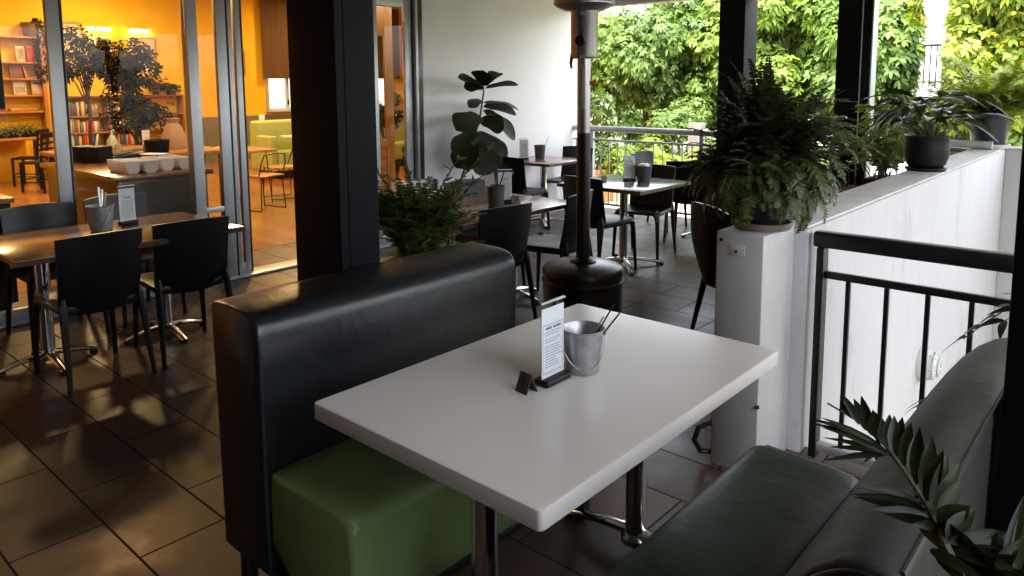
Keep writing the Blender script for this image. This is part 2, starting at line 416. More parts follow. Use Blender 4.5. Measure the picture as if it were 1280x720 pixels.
# ================================================================== camera, world, sun
cam = bpy.data.cameras.new('camera'); camo = bpy.data.objects.new('camera', cam); COL.objects.link(camo)
yaw, pit, rol = 0.72448, 0.120784, -0.0056957
fw = V((-math.sin(yaw) * math.cos(pit), math.cos(yaw) * math.cos(pit), -math.sin(pit)))
rt = V((math.cos(yaw), math.sin(yaw), 0)); upv = rt.cross(fw)
r2 = rt * math.cos(rol) + upv * math.sin(rol); u2 = upv * math.cos(rol) - rt * math.sin(rol)
mw = Matrix((r2, u2, -fw)).transposed().to_4x4(); mw.translation = (0, 0, 1.6)
camo.matrix_world = mw
cam.sensor_width = 36; cam.lens = 933.94 / 1280 * 36
cam.shift_y = -(360 - 217.5) / 1280
cam.clip_start = .05; cam.clip_end = 2000
S.camera = camo

w = bpy.data.worlds.new('World'); S.world = w; w.use_nodes = True
nt = w.node_tree; nt.nodes.clear()
SUN_EL, SUN_AZ = R_(70), math.atan2(.25, -.85)          # azimuth measured from +Y towards +X
sky = nt.nodes.new('ShaderNodeTexSky'); sky.sky_type = 'NISHITA'; sky.sun_disc = False
sky.sun_elevation = SUN_EL; sky.sun_rotation = SUN_AZ
sky.air_density = 1.0; sky.dust_density = 3.0; sky.ozone_density = 1.0
bg = nt.nodes.new('ShaderNodeBackground'); bg.inputs[1].default_value = .15
hsv = nt.nodes.new('ShaderNodeHueSaturation'); hsv.inputs['Saturation'].default_value = .35
wo = nt.nodes.new('ShaderNodeOutputWorld')
nt.links.new(sky.outputs[0], hsv.inputs['Color']); nt.links.new(hsv.outputs[0], bg.inputs[0]); nt.links.new(bg.outputs[0], wo.inputs[0])
sl = bpy.data.lights.new('sun', 'SUN'); so = bpy.data.objects.new('sun', sl); COL.objects.link(so)
sl.energy = 1.5; sl.angle = R_(12); sl.color = (1, .95, .86)
sd_ = V((math.sin(SUN_AZ) * math.cos(SUN_EL), math.cos(SUN_AZ) * math.cos(SUN_EL), math.sin(SUN_EL)))
so.rotation_euler = (-sd_).to_track_quat('-Z', 'Y').to_euler(); so.location = (0, -20, 40)
vs_ = S.view_settings
S.display_settings.display_device = 'sRGB'
vs_.view_transform = 'Standard'; vs_.look = 'None'; vs_.gamma = 1; vs_.use_curve_mapping = False
vs_.exposure = 3.8
S.cycles.use_denoising = True
S.cycles.max_bounces = 9; S.cycles.diffuse_bounces = 5; S.cycles.glossy_bounces = 4; S.cycles.transparent_max_bounces = 24
S.cycles.sample_clamp_indirect = 6
S.cycles.caustics_reflective = False; S.cycles.caustics_refractive = False

# ================================================================== ground and floors
def structure(name, mb, mat): return tag(mb.build(name, mat), kind='structure')
g = MB(); g.add([(-300, -300, -2.75), (300, -300, -2.75), (300, 300, -2.75), (-300, 300, -2.75)], [(0, 1, 2, 3)])
structure('ground', g, M['ground'])
structure('terrace_floor', MB().prism([(-5.70, -3.2), (3.0, -3.2), (3.0, 3.20), (-1.112, 3.20), (-1.112, 7.95), (-5.70, 7.95)], -.3, 0), M['tile'])
structure('cafe_floor', MB().box(-14.98, -6.62, -1.98, 13.6, -.30, .004), M['floorwood'])
structure('entrance_floor', MB().box(-6.618, -5.702, -1.98, 7.7, -.30, .002), M['tile'])
# garden terrain beyond the terrace
NX, NY = 40, 30
gv = []; gf = []
for j in range(NY + 1):
    for i in range(NX + 1):
        x = -26 + 40 * i / NX; y = 8.3 + 34 * (j / NY) ** 1.6
        z = -.55 + .12 * math.sin(x * .9 + y * .4) * min(1, (y - 8.3)) + .05 * math.sin(x * 2.1)
        if x > -1.2: z -= 2.1 * min(1, (x + 1.2) / 1.0) * max(0, 1 - max(0, y - 9) / 6)
        gv.append((x, y, z))
for j in range(NY):
    for i in range(NX):
        a = j * (NX + 1) + i; gf.append((a, a + 1, a + NX + 2, a + NX + 1))
structure('garden_terrain', MB().add(gv, gf), M['ground'])
structure('stairwell_floor', MB().box(-1.10, 3.0, 3.21, 7.95, -2.74, -2.6), M['pave'])
structure('garden_path', MB().box(-14, -1.4, 7.98, 9.95, -.9, -.28), M['pave'])

# ================================================================== the cafe building
B = thing('cafe_building', 'white rendered cafe building with a warm ochre dining room behind sliding glass doors', 'building', (0, 0, 0))
m = MB()
m.box(-5.88, -5.73, 5.125, 7.77, 0, 2.62)
m.box(-5.88, -5.73, 4.80, 5.123, 0, .62, .006)
m.box(-5.88, -5.73, -3.2, 5.123, 2.45, 2.62)
m.box(-5.88, -5.73, -3.2, -1.2, 0, 2.448)
m.build('facade_wall', M['white'], B)
# ochre dining-room walls
m = MB()
m.box(-15.15, -15.0, -2, 8.80, 0, 3.6)
m.box(-15.15, -15.0, 12.4, 13.6, 0, 3.6)
m.box(-15.15, -15.0, 8.80, 12.4, 0, 1.02)
m.box(-15.15, -15.0, 8.80, 12.4, 2.75, 3.6)
m.box(-15.0, -5.9, -2.15, -2.0, 0, 3.6)
m.prism([(-5.89, 7.62), (-5.89, 7.77), (-10.2, 13.75), (-15.15, 13.75), (-15.15, 13.6), (-10.25, 13.6)], 0, 3.6)
m.build('dining_room_wall', M['yellow'], B)
m = MB(); m.box(-14.998, -14.975, 7.3, 13.6, 0, .94); m.build('dado', M['dado'], B)
m = MB(); m.prism([(-15.2, -2.2), (-5.73, -2.2), (-5.73, 7.77), (-10.2, 13.8), (-15.2, 13.8)], 3.62, 5.0); m.build('dining_room_ceiling', M['soffit'], B)
# terrace roof, added slab above it that blocks the sun
m = MB()
m.prism([(-5.728, -4), (3.8, -4), (3.8, .6), (.75, .6), (.75, 3.0), (3.8, 3.0), (3.8, 7.9), (-5.728, 7.9)], 2.63, 2.75)  # stairwell cover and open notch are invented to balance the daylight
m.build('terrace_ceiling', M['soffit'], B)
m = MB(); m.box(-5.7, .7, -4, 2.95, 2.76, 3.2)
m.build('sun_block_slab', M['white'], B)
m = MB(); m.box(-5.73, 3.1, 7.52, 7.68, 2.50, 2.628, .01); m.build('roof_beam', M['soffit'], B)
m = MB(); m.box(-5.7, 3.0, -3.35, -3.2, 0, 2.63); m.box(3.0, 3.15, -3.35, -.8, 0, 2.63); m.build('rear_wall', M['rear'], B)
# windows in the rear wall of the dining room
def interior_window(y0, y1, ym):
    f = MB()
    for a, b in ((y0, y0 + .05), (y1 - .05, y1)): f.box(-15.12, -14.96, a, b, 1.02, 2.75, .004)
    f.box(-15.12, -14.96, y0 + .052, y1 - .052, 1.02, 1.07, .004); f.box(-15.12, -14.96, y0 + .052, y1 - .052, 2.70, 2.75)
    f.box(-15.10, -15.03, ym - .03, ym + .03, 1.072, 2.698)
    f.box(-14.96, -14.88, y0 - .05, y1 + .05, 1.0, 1.03, .005)
    o = f.build('window', M['white2'], B)
    MB().box(-15.07, -15.064, y0 + .05, y1 - .05, 1.07, 2.7).build('pane', M['glass'], o)
    MB().box(-15.03, -15.0, ym - .018, ym + .018, 1.15, 1.26, .005).build('latch', M['black'], o)
interior_window(8.80, 10.55, 9.36)
interior_window(10.56, 12.4, 11.5)

# sliding doors
def glass_door(label, y0, y1, x, sw=.085, mid=None, bot=.11, z1=2.44, handle=None):
    t = thing('sliding_glass_door', label, 'glass door', (x, y0, 0), group=None)
    L = y1 - y0
    f = MB()
    f.box(-.022, .022, 0, sw, .012, z1, .004); f.box(-.022, .022, L - sw, L, .012, z1, .004)
    f.box(-.020, .020, sw, L - sw, .012, bot, .004); f.box(-.020, .020, sw, L - sw, z1 - .09, z1, .004)
    if mid: f.box(-.018, .018, sw, L - sw, mid - .022, mid + .022, .004)
    f.build('frame', M['alu'], t)
    MB().box(-.003, .003, sw, L - sw, bot, z1 - .09).build('pane', M['glass'], t)
    s = MB(); s.box(-.024, .0235, L + .001, L + .014, .012, z1); s.box(-.012, -.026, sw, sw + .012, bot, z1 - .09)
    s.build('seal', M['gasket'], t)
    if handle:
        h = MB(); h.box(.022, .045, L - .05, L - .03, .95, 1.15, .005); h.build('handle', M['gasket'], t)
    return t
glass_door('wide glazed door leaf at the far left, behind the left end of the long brown table', .25, 1.84, -5.755)
glass_door('wide glazed door leaf in front of the counter with white tubs', 1.79, 2.80, -5.81)
glass_door('narrow glazed panel with a low crossbar beside the open doorway', 2.715, 3.035, -5.755, .085, mid=.60, bot=.08)
glass_door('slim door edge standing alone right at the left side of the open doorway', 3.065, 3.19, -5.81, .05)
glass_door('glazed door leaf right of the charcoal pillar, next to the white wall', 4.50, 5.01, -5.79, .085)
t = thing('door_jamb', 'brown and grey jamb closing the glass front against the white wall', 'jamb', (-5.80, 5.075, 0))
MB().box(-.07, .072, -.012, .046, .632, 2.44, .004).build('outer_jamb', M['darkwood'], t)
MB().box(-.05, .076, -.045, -.014, .632, 2.44, .004).build('inner_jamb', M['alu'], t)
o = MB().box(-5.90, -5.70, -1.2, 4.80, .004, .022, .004).build('door_track', M['alu']); tag(o, 'pale aluminium floor track running under the sliding glass doors', 'door track')
t = thing('timber_door', 'orange timber door leaf with a glazed upper half standing open inside', 'door', (-6.25, 4.12, 0))
f = MB()
f.box(-.02, .02, 0, .10, 0, 2.4, .004); f.box(-.02, .02, .93, 1.03, 0, 2.4, .004); f.box(-.018, .018, .1, .93, .0, .2, .004); f.box(-.018, .018, .1, .93, 2.1, 2.4, .004); f.box(-.018, .018, .1, .93, .93, 1.02, .004)
f.build('frame', M['pinev'], t)
f = MB()
for k in range(6): f.box(-.008, .008, .1, .93, .2 + k * .1217, .2 + k * .1217 + .118, .004)
f.build('lower_panel', M['pine'], t)
MB().box(-.003, .003, .1, .93, 1.02, 2.1).build('pane', M['glass'], t)

# ================================================================== parapet, railings, columns
t = thing('parapet_wall', 'white rendered parapet wall with a grey coping, pots standing along it', 'parapet', (-1.22, 2.8, 0))
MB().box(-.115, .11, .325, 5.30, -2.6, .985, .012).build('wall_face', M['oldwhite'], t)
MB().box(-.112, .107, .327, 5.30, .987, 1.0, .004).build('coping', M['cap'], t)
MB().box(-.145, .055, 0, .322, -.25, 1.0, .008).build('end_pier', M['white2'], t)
s = MB(); s.box(-.088, -.02, -.0025, .01, .905, .95, .001); s.build('old_sticker', M['soffit'], t)
s = MB(); s.tube([(-.056, -.006, .925), (-.056, .01, .925)], .006, 8); s.tube([(-.122, -.006, .965), (-.122, .01, .965)], .007, 8)
s.tube([(.048, -.003, .30), (.058, .004, .30)], .008, 8); s.build('screw', M['black'], t)
c = MB(); c.tube([(-.145, .04, .03), (-.19, .0, .035), (-.205, -.03, .09), (-.19, -.02, .15), (-.145, .03, .17)], .012, 8); c.build('hose_hook', M['black'], t)
t = thing('parapet_return', 'white rendered wall turning the far corner of the stairwell, in soft shade', 'parapet', (-1.11, 7.95, 0))
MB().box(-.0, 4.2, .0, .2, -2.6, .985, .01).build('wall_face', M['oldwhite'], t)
MB().box(-.002, 4.2, -.003, .203, .987, 1.0, .004).build('coping', M['cap'], t)

t = thing('bulkhead_lamp', 'round caged bulkhead lamp on the white stairwell side of the parapet', 'lamp', (-1.11, 5.22, -.21))
m = MB()
def lathe_x(mb, prof, cx=0, n=24):
    k = MB(); k.lathe(prof, (0, 0, 0), n)
    mb.add([(z + cx, x, y) for x, y, z in k.v], k.f)
lathe_x(m, [(.105, 0), (.108, .02), (.10, .055), (.088, .062)]); m.build('base', M['lampbody'], t)
m = MB(); lathe_x(m, [(.085, .058), (.082, .085), (.06, .108), (.03, .118), (0.0001, .12)]); m.build('lens', M['frost'], t)
m = MB()
for r, z in ((.087, .09), (.06, .115)):
    m.tube([(z, r * math.cos(a), r * math.sin(a)) for a in np.linspace(0, 2 * math.pi, 25)], .005, 6, caps=False)
for a in (0, math.pi / 3, 2 * math.pi / 3):
    m.tube([(.06 + .064 * math.cos(q), .09 * math.sin(q) * math.cos(a), .09 * math.sin(q) * math.sin(a)) for q in np.linspace(-1.57, 1.57, 11)], .005, 6)
m.build('cage', M['lampbody'], t)

t = thing('stair_railing', 'black railing with thin uprights closing the stairwell beside the parapet', 'railing', (-1.06, 3.15, 0))
m = MB(); m.box(-.03, 1.9, -.03, .03, .915, .982, .012, 3); m.build('handrail', M['railp'], t)
m = MB(); m.box(.01, 1.9, -.012, .012, .785, .815, .003); m.build('middle_rail', M['railp'], t)
m = MB(); m.box(.01, 1.9, -.02, .02, .03, .065, .003); m.build('bottom_rail', M['galv'], t)
MB().box(-.012, .018, -.03, .03, 0, .914, .003).build('post', M['railp'], t)
MB().box(1.86, 1.89, -.03, .03, 0, .914, .003).build('post', M['railp'], t)
for k in range(12):
    x = .112 + k * .1465
    MB().box(x - .0085, x + .0085, -.0085, .0085, .066, .784).build('baluster', M['railp'], t)

t = thing('terrace_railing', 'pale grey steel railing along the far edge of the terrace', 'railing', (-5.72, 7.67, 0))
m = MB(); m.tube([(0, 0, 1.035), (4.55, 0, 1.035)], .036, 14); m.build('handrail', M['galv'], t)
m = MB(); m.box(.0, 4.55, -.012, .012, .885, .91, .003); m.build('upper_rail', M['galv'], t)
m = MB(); m.box(.0, 4.55, -.012, .012, .085, .11, .003); m.build('lower_rail', M['galv'], t)
for x in (.28, 1.78, 3.2, 4.5):
    MB().box(x - .022, x + .022, -.022, .022, 0, 1.0).build('post', M['galv'], t)
for k in range(36):
    x = .03 + k * .1255
    if min(abs(x - q) for q in (.28, 1.78, 3.2, 4.5)) > .05:
        MB().tube([(x, 0, .105), (x, 0, .89)], .0085, 8, False).build('baluster', M['galv'], t)

def pillar(label, x0, x1, y0, y1, groove=None, z1=2.628):
    t = thing('pillar', label, 'pillar', ((x0 + x1) / 2, y0, 0))
    X0, X1 = x0 - (x0 + x1) / 2, x1 - (x0 + x1) / 2; Y = y1 - y0
    m = MB(); m.box(X0, X1, 0, Y, 0, z1, .005); m.build('shaft', M['colp'], t)
    if groove == 'x':
        m = MB(); m.box(X1 - .001, X1 + .004, .035, Y - .01, .12, z1 - .003, .002); m.build('cover_strip', M['colp'], t)
    if groove == 'y':
        m = MB(); m.box(X1 - .085, X1 - .076, -.006, .002, .0, z1 - .003); m.build('cover_strip', M['galv'], t)
        m = MB(); m.box(X1 + .001, X1 + .012, .004, Y - .004, 0, z1 - .003); m.build('painted_lit_side', M['galv'], t)  # pale sheet over the whole side paints the light falling on it
    return t
pillar('thick charcoal pillar behind the black and green bench, in front of the glass doors', -2.497, -2.2, 1.562, 1.735, 'x')
pillar('dark pillar with a pale side by the terrace railing, behind the big bushy fern', -3.61, -3.33, 7.34, 7.64)
pillar('dark pillar with a painted-on lit side behind the parapet, between two patches of trees', -2.40, -2.10, 7.28, 7.43, 'y')
pillar('black pillar cutting off the right edge of the photo, behind the green bench', -.207, .10, 1.66, 1.84, 'x')
# ================================================================== benches
def loft(mb, poly, ys, insets):
    """sections of an (x,z) outline along y, each pulled in towards its middle"""
    cx = sum(p[0] for p in poly) / len(poly); cz = sum(p[1] for p in poly) / len(poly); n = len(poly)
    hx = max(abs(p[0] - cx) for p in poly); hz = max(abs(p[1] - cz) for p in poly)
    vs = []; fs = []
    for y, i in zip(ys, insets):
        vs += [(cx + (x - cx) * (1 - i / hx), y, cz + (z - cz) * (1 - i / hz)) for x, z in poly]
    for j in range(len(ys) - 1):
        for k in range(n): fs.append((j * n + k, j * n + (k + 1) % n, (j + 1) * n + (k + 1) % n, (j + 1) * n + k))
    fs.append(tuple(range(n))); fs.append(tuple((len(ys) - 1) * n + k for k in range(n - 1, -1, -1)))
    return mb.add(vs, fs)
def smooth_poly(p, it=2):
    for _ in range(it):
        q = []
        for i in range(len(p)):
            a = p[i]; b = p[(i + 1) % len(p)]
            q += [(a[0] * .75 + b[0] * .25, a[1] * .75 + b[1] * .25), (a[0] * .25 + b[0] * .75, a[1] * .25 + b[1] * .75)]
        p = q
    return p
def ends(L, r=.03):
    k = [(0, r), (r * .15, r * .5), (r * .5, r * .15), (r * 1.1, 0)]
    nmid = 24
    mid = [(r * 1.1 + (L - 2.2 * r) * i / nmid, 0) for i in range(1, nmid)]
    k = k + mid + [(L - a, b) for a, b in k[::-1]]
    return [a for a, b in k], [b for a, b in k]
def bench(label, loc, rz, prof, seat_x, seat_z, L, mback, mseat, cap=False):
    t = thing('upholstered_bench', label, 'bench', loc, rz)
    ys, ins = ends(L, .014)
    loft(MB(), smooth_poly(prof, 1), ys, ins).build('backrest', mback, t, 50)
    x0, x1 = seat_x; r = .05
    sp = [(x0, .17), (x1 - .02, .17), (x1, .19), (x1, seat_z - r), (x1 - .012, seat_z - .018), (x1 - .035, seat_z - .003), (x1 - .1, seat_z + .004), (x0 + .03, seat_z), (x0, seat_z - .02)]
    for e in ((-.012, .003), (L - .003, L + .012)):
        if cap and e[0] < 0:
            q = MB(); q.tube([(.002, .02, .950), (.002, L * .5, .951), (.002, L - .02, .950)], .0042, 6); q.build('back_piping', mback, t)
        if cap: loft(MB(), smooth_poly(prof, 2), [e[0], e[0] + .004, e[1] - .004, e[1]], [.02, .012, .012, .02]).build('end_panel', M['leather'], t, 50)
    ys, ins = ends(L - .03, .03)
    st = loft(MB(), smooth_poly(sp, 1), [y + .015 for y in ys], ins).build('seat', mseat, t, 50)
    p = MB(); y0 = .013; p.tube([(x0 + .03, y0 + .012, seat_z - .012), (x1 - .06, y0 + .012, seat_z - .006), (x1 - .012, y0 + .018, seat_z - .028)], .0045, 6); p.tube([(x1 - .012, .04, seat_z - .028), (x1 - .012, L - .04, seat_z - .028)], .0045, 6)
    p.build('piping', mseat, st)
    f = MB(); f.box(.02, x1 - .02, .02, L - .02, .135, .168, .003); f.build('base_frame', M['black'], t)
    for x in (.035, x1 - .06):
        for y in (.03, L - .07):
            MB().box(x, x + .04, y, y + .04, 0, .134, .004).build('leg', M['black'], t)
    return t
prof1 = [(0, .155), (0, .165), (-.004, .5), (-.013, .90), (-.013, .935), (.0, .948), (.10, .952), (.195, .948), (.24, .932), (.258, .90), (.26, .80), (.255, .5), (.258, .165), (.255, .155)]
bench('black vinyl high-backed bench with a bright green seat, left of the white table', (-2.156, 1.05, 0), 0, prof1, (.245, .66), .485, 1.12, M['leather'], M['green'])
prof2 = [(0, .155), (0, .165), (0, .55), (-.002, .93), (-.002, .945), (.008, .953), (.06, .957), (.13, .905), (.195, .805), (.27, .66), (.36, .46), (.38, .16)]
bench('dull green bench with a grey sloping backrest, right of the white table', (-.222, 2.21, 0), math.pi, prof2, (.37, .71), .475, 1.20, M['olive'], M['green2'], True)

# ================================================================== chairs
def chair_parts(t):
    # seat
    m = MB()
    o = []
    hw, y0, y1, r = .215, -.205, .215, .07
    for cx, cy, a0 in ((hw - r, y1 - r, 0), (-hw + r, y1 - r, 90), (-hw + .03, y0 + .03, 180), (hw - .03, y0 + .03, 270)):
        rr = r if cy > 0 else .03
        for k in range(6):
            a = R_(a0 + 18 * k); o.append((cx + rr * math.cos(a), cy + rr * math.sin(a)))
    n = len(o); vs = []; fs = []
    for s, z in ((.93, .418), (1, .426), (1, .444), (.985, .451), (.93, .453), (.6, .447), (.25, .444)):
        vs += [(x * s, y * s, z) for x, y in o]
    for j in range(6):
        for k in range(n): fs.append((j * n + k, j * n + (k + 1) % n, (j + 1) * n + (k + 1) % n, (j + 1) * n + k))
    fs.append(tuple(range(n - 1, -1, -1))); fs.append(tuple(6 * n + k for k in range(n)))
    m.add(vs, fs); m.build('seat', M['plastic'], t, 40)
    # backrest: one curved panel
    m = MB(); NU, NV = 12, 10; vs = []; fs = []
    def P(u, v, off):
        hw = .205 + .013 * v - .02 * max(0, .12 - v) / .12
        z = .405 + .415 * v + (.012 * (1 - u * u) if v > .5 else -.012 * (1 - u * u) * (1 - v * 2)) * (1 if v > .9 or v < .1 else .6)
        y = -.205 - .075 * v + .045 * u * u - .01 * math.sin(v * math.pi)
        th = .011 - .004 * abs(u)
        return (u * hw, y + off * th, z)
    for off in (1, -1):
        for j in range(NV + 1):
            for i in range(NU + 1): vs.append(P(-1 + 2 * i / NU, j / NV, off))
    W = NU + 1; H = (NV + 1) * W
    for j in range(NV):
        for i in range(NU):
            a = j * W + i; fs.append((a, a + 1, a + W + 1, a + W)); fs.append((H + a, H + a + W, H + a + W + 1, H + a + 1))
    for i in range(NU): fs.append((i, H + i, H + i + 1, i + 1)); a = NV * W + i; fs.append((a, a + 1, H + a + 1, H + a))
    for j in range(NV): a = j * W; fs.append((a, a + W, H + a + W, H + a)); a += NU; fs.append((a, H + a, H + a + W, a + W))
    m.add(vs, fs); m.build('backrest', M['plastic'], t, 50)
    for s in (-1, 1):
        l = MB(); l.tube([(s * .165, .165, .44), (s * .192, .188, .405), (s * .198, .194, .35), (s * .212, .215, 0)], [.034, .026, .020, .0125], 8); l.build('leg', M['plastic'], t)
        l = MB(); l.tube([(s * .193, -.212, .50), (s * .197, -.212, .45), (s * .2, -.222, .38), (s * .215, -.285, 0)], [.008, .021, .021, .0125], 8); l.build('leg', M['plastic'], t)
    b = MB(); b.box(-.17, .17, -.20, -.18, .405, .43, .004); b.box(-.19, -.165, -.18, .17, .40, .425, .004); b.box(.165, .19, -.18, .17, .40, .425, .004); b.build('seat_rail', M['plastic'], t)
PI = math.pi
GCH = 'black plastic chairs around the terrace tables'
chairs = [
 # loc of seat centre, heading (chair faces local +Y), label
 ((-4.45, 1.46), PI / 2 + .03, 'black plastic chair, back to us, at the near left of the long brown table'),
 ((-4.46, 1.985), PI / 2 - .08, 'black plastic chair, back to us, at the long brown table near its right end'),
 ((-5.28, 1.56), -PI / 2, 'black plastic chair facing us across the left half of the long brown table'),
 ((-5.34, 2.08), -PI / 2 + .1, 'black plastic chair behind the white menu card on the long brown table, facing us'),
 ((-3.38, 3.53), PI / 2 - .12, 'black plastic chair, back to us, just behind the far end of the black bench'),
 ((-3.36, 4.22), PI / 2 + .22, 'black plastic chair at the middle table, right side hidden by the patio heater pole'),
 ((-3.98, 4.18), -PI / 2 - .05, 'black plastic chair whose backrest catches pale light, under the fiddle-leaf plant'),
 ((-5.26, 6.10), 0.05, 'black plastic chair at the wall table, the nearer one of the two there'),
 ((-5.42, 7.12), PI + .05, 'black plastic chair at the wall table, backed against the terrace railing'),
 ((-3.62, 5.24), -.12, 'black plastic chair right behind the heater pole, tucked at the square grey table'),
 ((-3.60, 5.90), PI + .2, 'black plastic chair on the far side of the square grey table, legs fully seen'),
 ((-4.20, 7.22), -PI / 2, 'black plastic chair with a pale shining backrest in front of the terrace railing'),
 ((-3.62, 6.86), .3, 'black plastic chair mostly hidden by the big fern, its seat edge beside the far table'),
]
c0 = None
for (x, y), rz, lab in chairs:
    if c0 is None:
        c0 = thing('cafe_chair', lab, 'chair', (x, y, 0), rz, GCH); chair_parts(c0)
    else: dup(c0, (x, y, 0), rz, lab)
# rounded chair behind the pier
t = thing('tub_chair', 'dark rounded tub chair standing behind the white pier under the fern', 'chair', (-1.95, 4.32, 0), -.5)
m = MB(); NU, NV = 18, 8; vs = []; fs = []
for off in (0, .02):
    for j in range(NV + 1):
        v = j / NV
        for i in range(NU + 1):
            a = R_(180 + 180 * i / NU); r = .20 + .085 * math.sin(min(1, v * 1.25) * PI / 2) - off
            rise = .52 - .16 * abs(math.cos(a)) ** 3
            vs.append((r * 1.05 * math.cos(a), r * math.sin(a) * 1.05, .36 + v * rise))
W = NU + 1; H = (NV + 1) * W
for j in range(NV):
    for i in range(NU):
        a = j * W + i; fs.append((a, a + 1, a + W + 1, a + W)); fs.append((H + a, H + a + W, H + a + W + 1, H + a + 1))
for i in range(NU): fs.append((i, H + i, H + i + 1, i + 1)); a = NV * W + i; fs.append((a, a + 1, H + a + 1, H + a))
for j in range(NV): a = j * W; fs.append((a, a + W, H + a + W, H + a)); a += NU; fs.append((a, H + a, H + a + W, a + W))
m.add(vs, fs); m.build('backrest', M['plastic'], t, 50)
m = MB(); m.lathe([(.0001, .35), (.17, .35), (.20, .37), (.205, .41), (.19, .435), (.0001, .44)], n=24); m.build('seat', M['plastic'], t)
for sx in (-1, 1):
    for sy in (-1, 1):
        MB().tube([(sx * .15, sy * .14, .37), (sx * .2, sy * .2, 0)], [.022, .013], 8).build('leg', M['plastic'], t)

# ================================================================== tables
def pedestal(t, x, y, ht, arms='x', r=.038, span=.29):
    """chrome column with arched feet; a part with its base as sub-part"""
    c = MB(); c.tube([(x, y, .035), (x, y, ht)], r, 18); c.lathe([(.052, .03), (.052, .05), (.04, .062)], (x, y, 0), 18); c.box(x - .17, x + .17, y - .03, y + .03, ht - .001, ht + .006)
    co = c.build('column', M['chrome'], t)
    b = MB()
    dirs = {'x': [(1, 0), (-1, 0)], 'star': [(.707, .707), (-.707, .707), (-.707, -.707), (.707, -.707)], 'plus': [(1, 0), (0, 1), (-1, 0), (0, -1)]}[arms]
    for dx, dy in dirs:
        pts = []; rad = []
        for k in range(9):
            q = k / 8; d = span * q
            pts.append((x + dx * d, y + dy * d, .062 - .045 * q ** 1.8)); rad.append(.030 - .012 * q)
        b.tube(pts, rad, 10, True, .6)
    b.build('base', M['chrome'], co)
    for dx, dy in dirs: MB().lathe([(.02, .0), (.024, .004), (.022, .014)], (x + dx * (span - .02), y + dy * (span - .02), 0), 10).build('glide', M['black'], co)
def wood_table(label, x0, x1, y0, y1, top, peds, arms, h=.74, span=.29):
    t = thing('cafe_table', label, 'table', ((x0 + x1) / 2, (y0 + y1) / 2, 0), 0)
    X = (x1 - x0) / 2; Y = (y1 - y0) / 2
    o = MB().box(-X, X, -Y, Y, h - .032, h, .004).build('tabletop', top, t)
    e = MB()
    e.box(X + .0005, X + .0045, -Y, Y, h - .03, h - .003); e.box(-X - .0045, -X - .0005, -Y, Y, h - .03, h - .003)
    e.box(-X, X, -Y - .0045, -Y - .0005, h - .03, h - .003); e.box(-X, X, Y + .0005, Y + .0045, h - .03, h - .003)
    e.build('edge_band', M['woodedge'], o)
    for px_, py_ in peds: pedestal(t, px_, py_, h - .04, arms, span=span)
    return t
wood_table('long red-brown wooden table on two chrome pedestals in front of the glass doors', -5.06, -4.22, 1.08, 2.29, M['wood'], [(-.15, -.34), (-.15, .34)], 'plus', span=.26)
wood_table('middle brown wooden table holding the dark bucket and a 75 block, beyond the black bench', -4.02, -3.215, 3.17, 4.36, M['wood'], [(0, -.32), (0, .32)], 'plus', span=.26)
wood_table('small square brown table pushed against the white wall', -5.69, -4.95, 6.18, 6.92, M['wood'], [(0, 0)], 'star')
wood_table('square grey-brown table with a chrome star foot behind the patio heater', -3.965, -3.13, 5.07, 5.90, M['greytop'], [(0, 0)], 'star', span=.36)
wood_table('far brown table by the terrace railing, half behind the big fern', -4.02, -3.22, 6.86, 7.5, M['greytop'], [(.1, -.05)], 'star', span=.33)
wood_table('reddish wooden table showing just over the parapet near the striped pillar', -2.35, -1.72, 5.92, 6.55, M['wood'], [(0, 0)], 'star')

t = thing('white_table', 'white table with thick pale edges standing between the two upholstered benches', 'table', (-1.285, 1.685, 0))
m = MB(); X, Y = .398, .602
secs = [(-.030, .693), (-.014, .694), (-.001, .704), (0, .709), (0, .7445), (-.0012, .7484), (-.004, .7498), (-.0055, .75), (-.012, .7501), (-.2, .7501)]
vs = []; fs = []
def rr_(hx, hy, r=.014, k=5):
    o = []
    for cx, cy, a0 in ((hx - r, hy - r, 0), (-hx + r, hy - r, 90), (-hx + r, -hy + r, 180), (hx - r, -hy + r, 270)):
        for i in range(k + 1):
            a = R_(a0 + 90 * i / k); o.append((cx + r * math.cos(a), cy + r * math.sin(a)))
    return o
for d, z in secs: vs += [(x, y, z) for x, y in rr_(X + d, Y + d)]
n = len(rr_(1, 1))
for j in range(len(secs) - 1):
    for k in range(n): fs.append((j * n + k, j * n + (k + 1) % n, (j + 1) * n + (k + 1) % n, (j + 1) * n + k))
fs.append(tuple(range(n - 1, -1, -1))); fs.append(tuple((len(secs) - 1) * n + k for k in range(n)))
m.add(vs, fs); m.build('tabletop', M['tabletop'], t, 30)
pedestal(t, 0, -.35, .686, 'x', .036, .30); pedestal(t, 0, .40, .686, 'x', .036, .30)

# ================================================================== patio heater
t = thing('patio_heater', 'tall dark patio heater with a round tank cover and a steel burner head', 'patio heater', (-2.50, 3.44, 0), .35)
m = MB(); m.lathe([(.236, .0), (.240, .012), (.236, .03), (.233, .05), (.233, .455), (.238, .462), (.238, .475), (.231, .482), (.231, .505), (.236, .512), (.234, .532), (.225, .548), (.19, .562), (.13, .573), (.075, .578)], n=48)
m.build('tank_cover', M['heatblack'], t)
m = MB(); m.lathe([(.075, .577), (.078, .584), (.05, .592), (.0405, .602), (.0405, .66)], n=28, caps=False); m.build('pole_flange', M['heatblack'], t)
m = MB(); m.tube([(0, 0, .58), (0, 0, 1.32)], .0385, 24); po = m.build('pole', M['heatblack'], t)
m = MB(); m.tube([(0, 0, 1.3195), (0, 0, 1.75)], .038, 24); m.build('upper_pole', M['heatsteel'], po)
m = MB()
for k in range(13):
    pass
lab = []
for zz in (1.46, 1.68):
    pass
